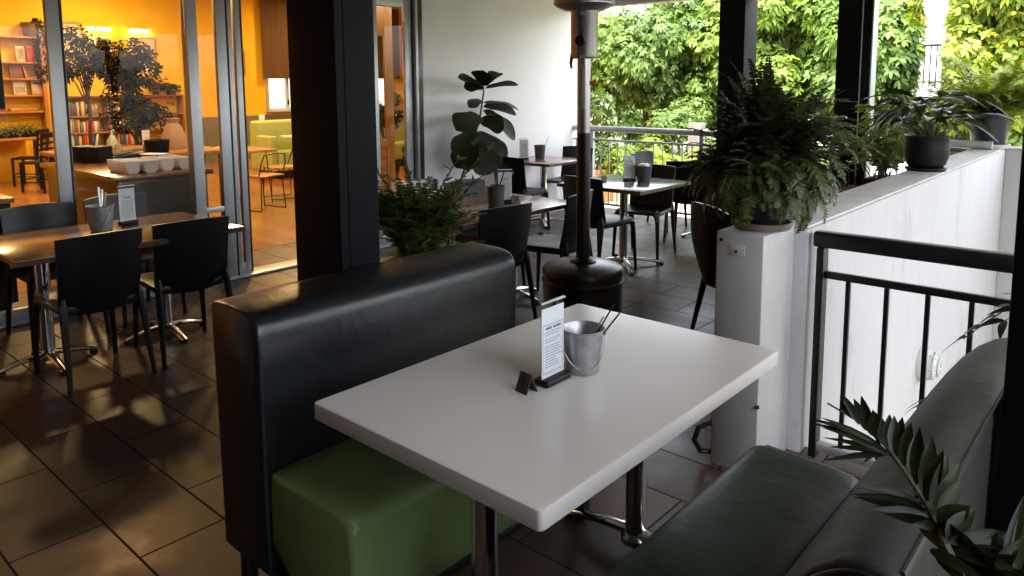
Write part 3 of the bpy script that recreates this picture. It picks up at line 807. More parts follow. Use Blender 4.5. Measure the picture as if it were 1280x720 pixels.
m.add([(.0392 * math.cos(a), .0392 * math.sin(a), z) for z in (1.46, 1.69) for a in np.linspace(-2.0, -1.1, 8)], [(i, i + 1, i + 9, i + 8) for i in range(7)])
m.build('instruction_label', pm('yellowed_label', (.30, .27, .18), None, 6, .5), po)
m = MB()
for k in range(15):
    z = 1.665 - k * .0135; w2 = random.uniform(.2, .34)
    m.add([(.0396 * math.cos(a), .0396 * math.sin(a), z + q) for q in (0, .004) for a in np.linspace(-1.86, -1.86 + w2 * 1.6, 5)], [(i, i + 1, i + 6, i + 5) for i in range(4)])
m.build('label_print', M['black'], po)
m = MB(); m.tube([(.037, .01, 1.60), (.058, .015, 1.60)], [.012, .013], 10); m.build('red_clip', M['redbits'], po)
m = MB(); m.lathe([(.060, 1.735), (.072, 1.742), (.075, 1.755), (.075, 1.985), (.078, 1.99), (.078, 2.0)], n=40); hs = m.build('control_housing', M['heatsteel'], t)
m = MB(); a = -1.55
def onface(r, aa, z): return (r * math.cos(aa), r * math.sin(aa), z)
m.tube([onface(.07, a, 1.83), onface(.10, a, 1.83)], [.030, .027], 20); m.build('knob', M['black'], hs)
m = MB(); m.tube([onface(.066, -2.9, 1.76), onface(.074, -2.9, 1.71), onface(.07, -2.9, 1.68)], [.012, .008, .006], 8); m.build('igniter', M['black'], hs)
m = MB()
for zz in (1.985, 1.75): m.box(-.004, .035, -.079, -.0755, zz - .016, zz + .002)
m.build('rivet_plate', M['alu'], hs)
m = MB(); A_ = [onface(.0765, a - .12, 1.945), onface(.0765, a + .12, 1.945), onface(.0765, a, 1.975)]
B_ = [onface(.0768, a - .07, 1.95), onface(.0768, a + .07, 1.95), onface(.0768, a, 1.967)]
m.add(A_ + B_, [(0, 1, 4, 3), (1, 2, 5, 4), (2, 0, 3, 5)]); m.build('warning_triangle', M['black'], hs)
m = MB(); m.lathe([(.080, 1.995), (.11, 1.998), (.158, 2.022), (.17, 2.03), (.17, 2.085), (.165, 2.09)], n=40); bh = m.build('burner_head', M['heatdark'], t)
m = MB()
for k in range(26):
    aa = 2 * PI * k / 26; c, s_ = math.cos(aa), math.sin(aa)
    for r1, r2_, z1, z2 in ((.118, .146, 2.0035, 2.0175),):
        q = .055
        m.add([(r1 * math.cos(aa - q), r1 * math.sin(aa - q), z1 - .0006), (r1 * math.cos(aa + q), r1 * math.sin(aa + q), z1 - .0006), (r2_ * math.cos(aa + q), r2_ * math.sin(aa + q), z2 - .0006), (r2_ * math.cos(aa - q), r2_ * math.sin(aa - q), z2 - .0006)], [(0, 1, 2, 3)])
m.build('vent_slot', M['black'], bh)
m = MB(); m.lathe([(.150, 2.085), (.150, 2.32)], n=40, caps=False)
m.build('emitter_screen', M['heatdark'], t)
m = MB()
for zz in (2.04, 2.062, 2.078):
    m.tube([(.1715 * math.cos(q), .1715 * math.sin(q), zz) for q in np.linspace(0, 2 * PI, 41)], .003, 6, False)
m.build('band', M['heatsteel'], bh)
m = MB(); m.lathe([(.14, 2.32), (.40, 2.30), (.41, 2.295), (.41, 2.30), (.10, 2.39), (.001, 2.40)], n=40); m.build('reflector', M['heatsteel'], t)

# ================================================================== things on the tables
def menu_holder(label, loc, rz, style=0):
    t = thing('menu_holder', label, 'menu holder', loc, rz)     # panel runs along local Y, print faces local +X
    m = MB(); m.box(-.026, .026, -.056, .056, .0, .020, .006, 3); m.build('base', M['black'], t)
    m = MB(); m.box(-.0045, -.0025, -.052, .052, .018, .236); m.box(.0025, .0045, -.052, .052, .018, .236); m.build('acrylic_sheet', M['acrylic'], t)
    m = MB(); m.box(-.005, .005, -.054, .054, .2362, .242, .002); m.build('top_rim', M['paper'] if style else M['alu'], t)
    p = MB().box(-.001, .001, -.050, .050, .02, .222).build('menu_card', M['paper'], t)
    k = MB(); rs = random.Random(hash(label) % 999 if False else len(label))
    def dash(y0, y1, z0, z1): k.add([(.00135, y0, z0), (.00135, y1, z0), (.00135, y1, z1), (.00135, y0, z1)], [(0, 1, 2, 3)])
    y = -.036
    if style == 0:
        for zc in (.172, .032):
            for i in range(22):
                a = -.045 + i * .0041; dash(a, a + .0035, zc + .002 * math.sin(i * 1.9), zc + .002 + .002 * math.sin(i * 1.9))
        for yc in (-.045, .044):
            for i in range(34):
                a = .034 + i * .0041; dash(yc + .0012 * math.sin(i * 1.9), yc + .0012 + .0012 * math.sin(i * 1.9), a, a + .0032)
        for a, b in ((-.032, -.006), (.0, .036)):
            q = a
            while q < b: w_ = rs.uniform(.002, .0045); dash(q, min(b, q + w_), .159, .1655 + rs.uniform(0, .002)); q += w_ + .0008
        z = .150
        while z > .042:
            q = -.036; e = rs.uniform(.01, .036)
            while q < e: w_ = rs.uniform(.002, .006); dash(q, q + w_, z, z + .0022); q += w_ + .0014
            z -= .0075 if rs.random() > .2 else .013
    else:
        dash(-.036, .036, .176, .178)
        q = -.02
        while q < .025: w_ = rs.uniform(.003, .006); dash(q, q + w_, .162, .169); q += w_ + .001
        z = .146
        while z > .036:
            q = -.034
            while q < .034: w_ = rs.uniform(.003, .007); dash(q, q + w_, z, z + .0022); q += w_ + .0016
            z -= .009
    k.build('printed_text', M['ink'], p)
    m = MB(); m.tube([(.0, .016, .2285), (.004, .016, .2285)], .0035, 8); m.build('peg', M['ink'], t)
    return t
menu_holder('clear upright menu holder with a white printed card on the white table', (-1.278, 1.615, .7505), .0)
menu_holder('white printed menu card standing on the long brown table by the doors', (-4.86, 1.86, .7405), .12, 1)
menu_holder('pale menu card behind the dark bucket on the middle brown table', (-3.60, 3.99, .7405), -.7, 1)
menu_holder('white menu card on the small table against the wall', (-5.5, 6.42, .7405), -.75, 1)
menu_holder('tall white menu card on the square grey table beside a dark bucket', (-3.57, 5.60, .7405), -.8, 1)

def bucket(label, loc, r, h, mat, handle=True, sticks=(), rz=0):
    t = thing('cutlery_bucket', label, 'bucket', loc, rz)
    m = MB(); q = r * .74
    m.lathe([(.001, .004), (q - .004, .004), (q, .0), (q + .002, .004), (r - .004, h - .012), (r - .003, h - .004), (r + .002, h), (r - .001, h + .003), (r - .005, h - .002), (q - .004, .008), (.001, .008)], n=32, caps=False)
    m.build('body', mat, t)
    if handle:
        m = MB()
        m.tube([(r * 1.02 * math.cos(a), -.012 - r * .92 * math.sin(a) * .62, h * .86 - r * 1.45 * math.sin(a)) for a in np.linspace(0, PI, 17)], .0022, 6)
        m.build('handle', M['steel'], t)
        e = MB()
        for s in (-1, 1): e.lathe([(.001, -.006), (.008, -.004), (.008, .004), (.001, .006)], (s * r * .99, 0, h * .86), 10)
        e.build('handle_ear', mat, t)
    return t
def cutlery(label, loc, ang, tilt, L, mat, flat=False, name='cutlery', cat='cutlery'):
    d = V((math.cos(ang) * math.sin(tilt), math.sin(ang) * math.sin(tilt), math.cos(tilt)))
    p = V(loc); m = MB()
    if flat: m.tube([p, p + d * L * .5, p + d * L * .8, p + d * L], [.003, .004, .0075, .006], 8, True, .35)
    else: m.tube([p, p + d * L], [.0022, .0026], 6)
    o = m.build(name, mat); tag(o, label, cat)
    return o
bucket('zinc bucket with a wire handle standing on the white table', (-1.262, 1.738, .7505), .0645, .130, M['zinc'], True, rz=.78)
cutlery('dark thin stirrer leaning far out of the zinc bucket, the longest one', (-1.275, 1.735, .765), .62, .50, .215, M['black'], name='stirrer', cat='stirrer')
cutlery('dark thin stirrer leaning low over the right rim of the zinc bucket', (-1.27, 1.72, .765), .75, .66, .205, M['black'], name='stirrer', cat='stirrer')
cutlery('pale thin stirrer between two dark ones in the zinc bucket', (-1.285, 1.73, .765), .7, .52, .17, M['steel'], name='stirrer', cat='stirrer')
t = MB().box(-.03, .03, -.02, .02, 0, .085, .01).build('sauce_sachets', M['redbits'])
bpy.data.objects.remove(t)
bucket('grey metal bucket full of cutlery on the long brown table by the doors', (-4.755, 1.665, .7405), .076, .150, M['zinc'], True, rz=.5)
for i, (a, ti, L) in enumerate(((2.4, .22, .235), (2.9, .15, .25), (1.2, .12, .22))):
    cutlery(['shining spoon leaning left in the grey bucket on the long brown table', 'tall spoon standing upright in the grey bucket on the long brown table', 'knife handle at the back of the grey bucket on the long brown table'][i], (-4.76 + .015 * i, 1.665, .752), a, ti, L, M['steel'], True)
bucket('dark grey bucket with white-handled cutlery on the middle brown table', (-3.53, 3.815, .7405), .068, .145, M['darkbucket'], False)
cutlery('white-handled knife leaning right in the dark bucket on the middle brown table', (-3.54, 3.80, .755), .75, .55, .27, M['paper'], True)
cutlery('dark-handled fork in the dark bucket on the middle brown table', (-3.55, 3.82, .755), .8, .3, .24, M['black'], True)
cutlery('pinkish paper napkin roll in the dark bucket on the middle brown table', (-3.56, 3.80, .755), 3.4, .15, .17, pm('pink_napkin', (.5, .33, .3), None, 6, .8), True, 'napkin_roll', 'napkin')
bucket('dark bucket on the small table against the wall', (-5.43, 6.62, .7405), .07, .15, M['darkbucket'], False)
cutlery('light spoon leaning out of the dark bucket on the wall table', (-5.43, 6.62, .755), .6, .4, .26, M['steel'], True)
bucket('dark bucket with white napkins on the square grey table', (-3.42, 5.60, .7405), .07, .14, M['darkbucket'], False)
m = MB()
for k in range(7): m.box(-.05 + .015 * k, -.042 + .015 * k, -.05, .05, .03, .172 + .006 * math.sin(k * 2.1), .002)
o = m.build('napkin_bundle', M['paper']); o.location = (-3.42, 5.60, .743); o.scale = (.75, .75, .9); tag(o, 'bundle of white napkins in the bucket on the square grey table', 'napkins')
cutlery('dark pepper grinder handle leaning from the bucket on the square grey table', (-3.43, 5.58, .755), 3.9, .5, .24, M['black'], True)

def text_mesh(txt, size, name, mat, parent, mtx):
    cu = bpy.data.curves.new(name, 'FONT'); cu.body = txt; cu.size = size; cu.align_x = 'CENTER'; cu.align_y = 'CENTER'; cu.extrude = .0004
    to = bpy.data.objects.new(name, cu); COL.objects.link(to)
    bpy.context.view_layer.update()
    me = bpy.data.meshes.new_from_object(to.evaluated_get(bpy.context.evaluated_depsgraph_get()))
    bpy.data.objects.remove(to)
    me.transform(mtx); me.materials.clear(); me.materials.append(mat)
    o = bpy.data.objects.new(name, me); COL.objects.link(o); o.parent = parent
    return o
def number_block(label, loc, rz, txt, mat, ink, w=.046, h=.05):
    """small tent card, ridge along local X, face towards local -Y"""
    t = thing('table_number', label, 'table number', loc, rz)
    m = MB(); d = h * .42
    for s in (-1, 1):
        m.add([(-w / 2, s * d, 0), (w / 2, s * d, 0), (w / 2, 0, h), (-w / 2, 0, h), (-w / 2, s * (d - .004), 0), (w / 2, s * (d - .004), 0), (w / 2, 0, h - .006), (-w / 2, 0, h - .006)],
              [(0, 1, 2, 3), (4, 5, 6, 7), (0, 3, 7, 4), (1, 2, 6, 5), (0, 1, 5, 4)])
    m.build('card', mat, t)
    el = math.atan2(h, d)
    mt = Matrix.Translation((0, -d * .5 - .0012, h * .5 + .0005)) @ Matrix.Rotation(el, 4, 'X')
    if txt: text_mesh(txt, h * .8 if len(txt) == 1 else h * .6, 'numeral', ink, t, mt)
    return t
number_block('dark tent-shaped block with the number 2 beside the menu holder on the white table', (-1.292, 1.515, .7505), -.15, '2', M['number'], M['numink'], .047, .052)
number_block('grey block with the number 75 on the middle brown table', (-3.52, 4.02, .7405), .35, '75', M['greyblock'], M['numink'], .055, .055)
number_block('small pale block lying on the square grey table left of its menu card', (-3.72, 5.42, .7405), .5, '', M['greyblock'], M['numink'], .05, .045)
# ================================================================== plants on the terrace
def stalks_mesh(name, paths, r, mat, parent):
    m = MB()
    for p in paths: m.tube([tuple(q) for q in p], [r * (1 - .7 * i / (len(p) - 1)) for i in range(len(p))], 5, False)
    return m.build(name, mat, parent)
def fern_plant(t, base, n, Lr, elr, drr, ll, lw, mat, sector=(0, 2 * PI), k=1., seed=1, stem=True, shape='pinna', fine=False):
    rs = random.Random(seed); bs = []; paths = []
    for i in range(n):
        az = rs.uniform(*sector); el = rs.uniform(*elr); L = rs.uniform(*Lr); dr = rs.uniform(*drr)
        b = (base[0] + rs.uniform(-.05, .05), base[1] + rs.uniform(-.05, .05), base[2])
        p = frond_path(b, az, el, L, dr, 12)
        bend = rs.uniform(-.5, .5)
        for j in range(len(p)): p[j, :2] += np.array([-math.sin(az), math.cos(az)]) * bend * (j / len(p)) ** 2 * L * .5
        paths.append(p)
        bs.append(frond_leaves(p, ll * rs.uniform(.75, 1.1), lw, k, .1, .35, .2, shape, .1, .13))
        if fine:
            for q in range(3):
                j = rs.randint(3, 9); p2 = frond_path(p[j], az + rs.choice((-1, 1)) * rs.uniform(.5, 1.1), el * .6, L * .35, .8, 7)
                bs.append(frond_leaves(p2, ll * .6, lw * .8, k, .1, .35, .2, shape, .1, .15)); paths.append(p2)
    leafmesh('foliage', bs, mat, t)
    if stem: stalks_mesh('stalk', paths, .0032, M['stem'], t)
def pot_mesh(name, prof, mat, t, n=32, hollow=True):
    top = prof[-1]
    pr_ = list(prof)
    if hollow: pr_ += [(top[0] - .012, top[1]), (top[0] - .016, top[1] - .03), (.001, top[1] - .035)]
    return MB().lathe(pr_, (0, 0, 0), n, caps=False).build(name, mat, t)

# big hanging fern on the pier
t = thing('potted_fern', 'big dark bushy fern on the white pier, fronds spilling over its pot', 'potted fern', (-1.245, 2.97, 1.001))
pot_mesh('saucer', [(.001, 0), (.11, 0), (.125, .022), (.122, .03)], M['saucer'], t)
pot_mesh('pot', [(.001, .012), (.085, .012), (.12, .14), (.135, .235), (.14, .26)], M['blueglaze'], t)
MB().lathe([(.001, .235), (.118, .23)], n=20, caps=False).build('soil', M['soil'], t)
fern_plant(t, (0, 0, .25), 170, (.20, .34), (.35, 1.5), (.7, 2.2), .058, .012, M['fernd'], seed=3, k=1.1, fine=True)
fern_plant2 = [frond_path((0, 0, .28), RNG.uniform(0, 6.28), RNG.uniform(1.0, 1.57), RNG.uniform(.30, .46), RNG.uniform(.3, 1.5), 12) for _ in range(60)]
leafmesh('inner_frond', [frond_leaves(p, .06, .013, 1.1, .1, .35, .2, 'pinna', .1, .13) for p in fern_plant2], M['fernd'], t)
bs = []; rs = random.Random(5); paths = []
for i in range(46):       # lighter front fronds hanging over the pier
    az = rs.uniform(-2.9, .75); p = frond_path((.0, .0, .24), az, rs.uniform(.2, .9), rs.uniform(.24, .42), rs.uniform(1.9, 3.0), 12)
    paths.append(p); bs.append(frond_leaves(p, rs.uniform(.05, .085), .013, 1.1, .12, .35, .2, 'pinna', .1, .1))
for i in range(30):
    az = rs.uniform(-.4, 1.9); p = frond_path((.03, .03, .3), az, rs.uniform(.6, 1.35), rs.uniform(.32, .5), rs.uniform(1.2, 2.4), 12)
    paths.append(p); bs.append(frond_leaves(p, rs.uniform(.05, .07), .014, .9, .12, .4, .2, 'oval', .1, .2))
for i in range(60):       # front fringe that hides the pot
    az = rs.uniform(-2.5, .2); p = frond_path((.05 * math.cos(az), .05 * math.sin(az), .27), az, rs.uniform(.0, .6), rs.uniform(.22, .36), rs.uniform(1.8, 2.6), 12)
    paths.append(p); bs.append(frond_leaves(p, rs.uniform(.045, .07), .013, 1.1, .12, .35, .2, 'pinna', .1, .12))
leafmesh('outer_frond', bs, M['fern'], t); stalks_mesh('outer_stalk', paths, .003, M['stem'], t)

# fern behind the bench
t = thing('floor_fern', 'feathery dark green plant with bare twigs, in a tall planter behind the black bench', 'potted fern', (-2.72, 2.38, 0))
m = MB(); m.box(-.2, .2, -.2, .2, 0, .74, .02, 3); m.build('planter', M['blackpot'], t)
fern_plant(t, (0, 0, .74), 110, (.28, .46), (1.0, 1.57), (.25, 1.1), .07, .018, M['fern'], seed=8, k=.95, fine=True, shape='lance')
fern_plant(t, (.0, .0, .72), 60, (.20, .30), (.2, .9), (1.2, 2.4), .06, .018, M['fern'], seed=18, k=.95, shape='lance', stem=False)
fern_plant(t, (.05, .1, .74), 16, (.18, .26), (.5, 1.3), (.8, 1.6), .05, .012, M['fernb'], seed=9, sector=(-.6, 1.5), stem=False)
paths = [frond_path((0, 0, .78), a, e, L, d, 9) for a, e, L, d in ((1.05, 1.15, .62, .5), (.95, 1.0, .58, .4), (-2.1, 1.25, .66, .4), (1.2, 1.3, .5, .4), (-1.0, 1.3, .55, .3))]
stalks_mesh('twig', paths, .005, M['bark'], t)
b = []
for p in paths:
    for q in (5, 6, 7, 8):
        b.append(leaves(np.repeat(p[q][None], 2, 0), rdir(2, 0, 1), rdir(2), .05, .014, .1, 'lance'))
leafmesh('fine_foliage', b + [frond_leaves(p, .035, .010, 1, .3, .4, .2, 'lance', .1, .2) for p in paths], M['fern'], t)

# fiddle leaf plant
t = thing('fiddle_leaf_plant', 'tall fiddle-leaf fig with big dark leaves against the white wall', 'potted plant', (-5.40, 5.28, 0))
pot_mesh('pot', [(.001, 0), (.13, 0), (.17, .3), (.175, .32)], M['blackpot'], t)
P0 = np.array([-5.40, 5.28, 0]); stem = np.array([[-5.40, 5.28, .28], [-5.37, 5.30, .66], [-5.35, 5.42, .95], [-5.34, 5.54, 1.25], [-5.35, 5.61, 1.5], [-5.36, 5.62, 1.64]]) - P0
MB().tube([tuple(p) for p in stem], [.012, .011, .010, .009, .008, .006], 8).build('stem', M['bark'], t)
LV = [ # y,z at the stalk end ; y,z at the tip ; x reach ; width
 ((5.60, 1.56), (5.22, 1.72), .03, .10), ((5.61, 1.56), (5.38, 1.60), -.05, .13), ((5.61, 1.58), (5.52, 1.76), .08, .20), ((5.63, 1.58), (5.90, 1.76), -.06, .13), ((5.63, 1.55), (6.08, 1.66), .04, .07),
 ((5.58, 1.42), (5.27, 1.42), .12, .10), ((5.60, 1.40), (6.14, 1.40), .0, .09), ((5.60, 1.36), (5.93, 1.34), .14, .15), ((5.60, 1.32), (6.02, 1.10), .05, .16),
 ((5.56, 1.26), (5.12, 1.22), .10, .24), ((5.54, 1.22), (5.68, 1.18), .2, .18), ((5.50, 1.12), (5.10, 1.00), .06, .15), ((5.50, 1.1), (5.98, .95), -.02, .13), ((5.49, 1.08), (5.84, .86), .08, .20),
 ((5.46, 1.0), (5.24, .80), .12, .20), ((5.46, 1.0), (5.52, .74), .15, .27), ((5.48, 1.08), (5.60, .86), .1, .26), ((5.44, .95), (5.18, .82), .02, .2)]
bs = []
for (y0, z0), (y1, z1), xr, w_ in LV:
    a = np.array([-5.345, y0, z0]) - P0; b = np.array([-5.345 + xr, y1, z1]) - P0
    d = b - a; L = np.linalg.norm(d)
    view = unit(np.array([5.35, -5.6, .3])); nr = view + np.array([0, 0, .7]) + RNG.normal(0, .15, 3)
    leafmesh('leaf', [leaves(a[None], d[None], nr[None], L * 1.04, w_ * 1.25, .16, 'fiddle', .3)], M['fiddle'], t)

# peace lily and fern on the parapet
t = thing('potted_plant', 'broad-leaved dark plant in a round black pot, the nearer pot on the parapet', 'potted plant', (-1.235, 5.62, 1.001))
pot_mesh('saucer', [(.001, 0), (.12, 0), (.13, .014), (.128, .02)], M['blackpot'], t)
pot_mesh('pot', [(.001, .012), (.085, .012), (.118, .04), (.137, .10), (.140, .16), (.136, .225), (.14, .235)], M['blackpot'], t)
MB().lathe([(.001, .21), (.122, .205)], n=20, caps=False).build('soil', M['soil'], t)
rs = random.Random(21); bs = []; paths = []
for i in range(60):
    az = rs.uniform(0, 2 * PI); el = rs.uniform(.7, 1.45); L = rs.uniform(.14, .34)
    p = frond_path((rs.uniform(-.06, .06), rs.uniform(-.06, .06), .21), az, el, L, rs.uniform(.1, .6), 6); paths.append(p)
    d = np.array([math.cos(az) * .9, math.sin(az) * .9, rs.uniform(-.1, .5)])
    bs.append(leaves(p[-1][None], d[None], np.array([[0, 0, 1.]]) + RNG.normal(0, .25, (1, 3)), rs.uniform(.16, .27), rs.uniform(.055, .09), rs.uniform(.15, .7), 'oval', .3))
leafmesh('foliage', bs, M['peace'], t); stalks_mesh('stalk', paths, .0045, M['stem'], t)
t = thing('potted_fern', 'fluffy yellow-green fern in a dark blue tapered pot, the farther pot on the parapet', 'potted fern', (-1.235, 7.88, 1.001))
pot_mesh('saucer', [(.001, 0), (.155, 0), (.17, .03), (.168, .036)], M['cap'], t)
pot_mesh('pot', [(.001, .02), (.13, .02), (.165, .2), (.175, .27), (.19, .275), (.19, .31)], M['blueglaze'], t)
MB().lathe([(.001, .285), (.17, .28)], n=20, caps=False).build('soil', M['soil'], t)
fern_plant(t, (0, 0, .28), 120, (.35, .72), (.55, 1.5), (.9, 2.2), .075, .016, M['fernb'], seed=31, k=1.0, fine=True)

# leafy plant behind the parapet
t = thing('planter_shrub', 'loose leafy shrub in a black planter behind the parapet, beside the striped pillar', 'shrub', (-1.80, 6.75, 0))
m = MB(); m.box(-.10, .10, -.22, .22, 0, .80, .008); m.build('planter', M['blackpot'], t)
rs = random.Random(44); bs = []; paths = []
for i in range(26):
    az = rs.uniform(0, 2 * PI); p = frond_path((rs.uniform(-.05, .05), rs.uniform(-.15, .15), .78), az, rs.uniform(.9, 1.5), rs.uniform(.35, .75), rs.uniform(.0, .7), 10); paths.append(p)
    for j in range(3, 10):
        n_ = 4; bs.append(leaves(np.repeat(p[j][None], n_, 0) + RNG.normal(0, .02, (n_, 3)), rdir(n_, -.3, .7), rdir(n_, .2, 1), RNG.uniform(.06, .10, n_), .035, .3, 'oval', .2))
leafmesh('foliage', bs, M['shrub'], t); stalks_mesh('stem', paths, .005, M['bark'], t)
t = thing('sparse_plant', 'sparse plant with small pale leaves on thin stems in front of the striped pillar', 'plant', (-2.02, 6.62, 0))
pot_mesh('pot', [(.001, 0), (.12, 0), (.15, .62), (.155, .64)], M['terra'], t)
rs = random.Random(6); bs = []; paths = []
for az, el, L, d in ((2.6, 1.25, .62, .3), (3.1, 1.1, .5, .4), (2.2, 1.4, .72, .2), (2.9, .8, .36, .5), (.4, 1.4, .6, .2), (3.3, 1.35, .66, .3)):
    p = frond_path((0, 0, .6), az, el, L, d, 10); paths.append(p)
    for j in (4, 6, 7, 8, 9):
        n_ = 5; bs.append(leaves(np.repeat(p[j][None], n_, 0), rdir(n_, -.2, .5), rdir(n_, .5, 1), RNG.uniform(.05, .085, n_), .02, .2, 'lance', .15))
leafmesh('foliage', bs, leafmat('pale_small_leaf', (.10, .13, .07), (.22, .26, .16), .2, .3, .6), t); stalks_mesh('stem', paths, .004, M['bark'], t)

# palms
def palm_frond(bs, paths, pts, ll, lw, k=.55, droop=.25, t0=.12, prof=None, vee=.35, sweep=.75):
    pts = np.array(pts, float)
    s = np.linspace(0, 1, len(pts)); q = np.linspace(0, 1, 16)
    # smooth the control points
    P = np.stack([np.interp(q, s, pts[:, i]) for i in range(3)], 1)
    for _ in range(3): P[1:-1] = (P[:-2] + 2 * P[1:-1] + P[2:]) / 4
    paths.append(P); bs.append(frond_leaves(P, ll, lw, k, t0, sweep, droop, 'palm', vee, .07, prof or ([0, .15, .5, .85, 1], [.75, .95, 1, .8, .5]), .18))
t = thing('palm_plant', 'palm at the lower right corner, one frond arching over the grey bench back', 'palm', (.06, .86, 0))
pot_mesh('pot', [(.001, 0), (.12, 0), (.15, .3), (.155, .32)], M['blackpot'], t)
pot_mesh('trunk_sheath', [(.03, .28), (.022, .6), (.014, .85)], M['stem'], t, 10, False)
o_ = np.array([.06, .86, 0]); bs = []; paths = []
cc = np.array([0, 0, 1.6])
def nearer(p, s): return cc + (np.array(p) - cc) * s - o_
RACH = [(-0.162, 0.949, 1.059), (-0.178, 0.986, 1.058), (-0.208, 1.051, 1.05), (-0.25, 1.135, 1.039), (-0.299, 1.228, 1.025), (-0.371, 1.349, 1.0), (-0.47, 1.469, 0.968)]
LEAF = [((-0.184, 1.006, 1.059), (-0.168, 1.053, 1.099), 0.016), ((-0.197, 1.032, 1.055), (-0.191, 1.087, 1.116), 0.015), ((-0.212, 1.064, 1.051), (-0.213, 1.101, 1.13), 0.0156), ((-0.242, 1.125, 1.044), (-0.247, 1.171, 1.095), 0.0142), ((-0.276, 1.191, 1.034), (-0.278, 1.219, 1.094), 0.0153), ((-0.298, 1.225, 1.025), (-0.307, 1.262, 1.073), 0.0141), ((-0.314, 1.252, 1.018), (-0.334, 1.28, 1.063), 0.0145), ((-0.341, 1.297, 1.007), (-0.372, 1.334, 1.063), 0.0132), ((-0.358, 1.323, 1.001), (-0.389, 1.351, 1.046), 0.0125), ((-0.396, 1.38, 0.99), (-0.426, 1.399, 1.011), 0.01), ((-0.298, 1.222, 1.023), (-0.393, 1.194, 1.065), 0.0084), ((-0.323, 1.264, 1.013), (-0.423, 1.245, 1.033), 0.0069), ((-0.286, 1.201, 1.027), (-0.38, 1.163, 1.063), 0.0073), ((-0.296, 1.216, 1.022), (-0.368, 1.17, 1.03), 0.0065), ((-0.292, 1.21, 1.024), (-0.366, 1.154, 1.016), 0.0074), ((-0.321, 1.243, 1.001), (-0.329, 1.215, 0.996), 0.0058), ((-0.218, 1.066, 1.044), (-0.264, 1.029, 1.063), 0.0087), ((-0.201, 1.031, 1.049), (-0.278, 0.984, 1.067), 0.0114), ((-0.189, 1.005, 1.053), (-0.247, 0.949, 1.073), 0.0117), ((-0.178, 0.983, 1.058), (-0.202, 0.955, 1.068), 0.0093), ((-0.176, 0.982, 1.059), (-0.148, 1.001, 1.093), 0.0213), ((-0.164, 0.959, 1.061), (-0.144, 1.006, 1.087), 0.0173), ((-0.161, 0.952, 1.061), (-0.093, 1.026, 1.062), 0.0171), ((-0.157, 0.949, 1.054), (-0.103, 0.986, 1.059), 0.0157), ((-0.184, 0.991, 1.054), (-0.105, 0.935, 1.059), 0.0224), ((-0.202, 1.004, 1.038), (-0.102, 0.929, 1.056), 0.0188), ((-0.178, 0.949, 1.044), (-0.106, 0.856, 1.094), 0.0155), ((-0.155, 0.949, 1.054), (-0.092, 0.949, 1.06), 0.0136), ((-0.171, 0.949, 1.044), (-0.125, 0.874, 1.062), 0.014), ((-0.138, 0.949, 1.031), (-0.119, 1.004, 1.074), 0.0201), ((-0.119, 0.949, 1.024), (-0.095, 0.995, 1.079), 0.0196), ((-0.129, 0.949, 1.028), (-0.095, 0.967, 1.071), 0.0212), ((-0.108, 0.949, 1.03), (-0.085, 0.949, 1.067), 0.016), ((-0.144, 0.949, 1.021), (-0.11, 0.949, 1.074), 0.0183), ((-0.151, 0.949, 1.025), (-0.133, 0.977, 1.066), 0.0171), ((-0.096, 0.949, 1.035), (-0.1, 1.06, 1.1), 0.0126), ((-0.105, 0.949, 1.039), (-0.102, 1.06, 1.103), 0.0108)]
paths.append(np.array([(0, 0, .62), (-.10, .02, .9)] + [tuple(np.array(r) - o_) for r in RACH]))
eye = unit(np.array([.25, -1.1, .6]))
EXTRA = []
for grp in (LEAF[:10], LEAF[10:16], LEAF[16:20]):
    for p, q in zip(grp[:-1], grp[1:]):
        EXTRA.append((tuple((np.array(p[0]) + np.array(q[0])) / 2), tuple((np.array(p[1]) * .97 + np.array(q[1]) * 1.03) / 2 + RNG.normal(0, .006, 3)), (p[2] + q[2]) / 2))
NF = 20 + len(EXTRA); LEAF = LEAF[:20] + EXTRA + LEAF[20:]
for a, b, w_ in LEAF:
    a = np.array(a) - o_; b = np.array(b) - o_; d = b - a; L = np.linalg.norm(d)
    dd = d.copy(); dd[2] += .12 * L
    nr = eye + RNG.normal(0, .28, 3)
    bs.append(leaves(a[None], dd[None], nr[None], L * 1.05, w_ * RNG.uniform(1.15, 1.5), .16, 'palm', .45))
palm_frond(bs, paths, [(0, 0, .75), (.05, .06, 1.0), (.14, .1, 1.1), (.28, .1, 1.1)], .16, .03, .45, .4)
palm_frond(bs, paths, [(0, 0, .75), (-.05, -.06, .98), (-.12, -.12, 1.0), (-.22, -.16, .93)], .13, .028, .45, .4)
palm_frond(bs, paths, [(0, 0, .75), (.03, .03, .95), (.02, .14, 1.02), (-.01, .28, 1.0)], .13, .028, .45, .3)
palm_frond(bs, paths, [(0, 0, .7), (.08, -.08, .9), (.2, -.2, .95)], .15, .03, .45, .4)
leafmesh('frond', bs[:NF], M['palm'], t); leafmesh('frond', bs[NF:len(LEAF)], M['palm'], t)
for q in bs[len(LEAF):]: leafmesh('frond', [q], M['palm'], t)
stalks_mesh('stalk', paths, .006, M['stem'], t)
t = thing('palm_plant', 'palm mostly hidden behind the grey bench back, only frond tips showing by the black railing', 'palm', (-.12, 2.62, 0))
pot_mesh('pot', [(.001, 0), (.12, 0), (.15, .3), (.155, .32)], M['blackpot'], t)
bs = []; paths = []
for tip, zc in (((-.44, 2.62, .80), .98), ((-.32, 2.45, .92), 1.02), ((-.56, 2.70, .52), .78), ((.1, 2.9, .9), 1.0), ((-.2, 2.95, .95), 1.05), ((.2, 2.5, .9), 1.0)):
    a = np.array(tip) - np.array([-.12, 2.62, 0]); mid = a * .5; mid[2] = zc
    palm_frond(bs, paths, [(0, 0, .3), (a[0] * .15, a[1] * .15, .7), mid, a], .15, .026, .5, .35)
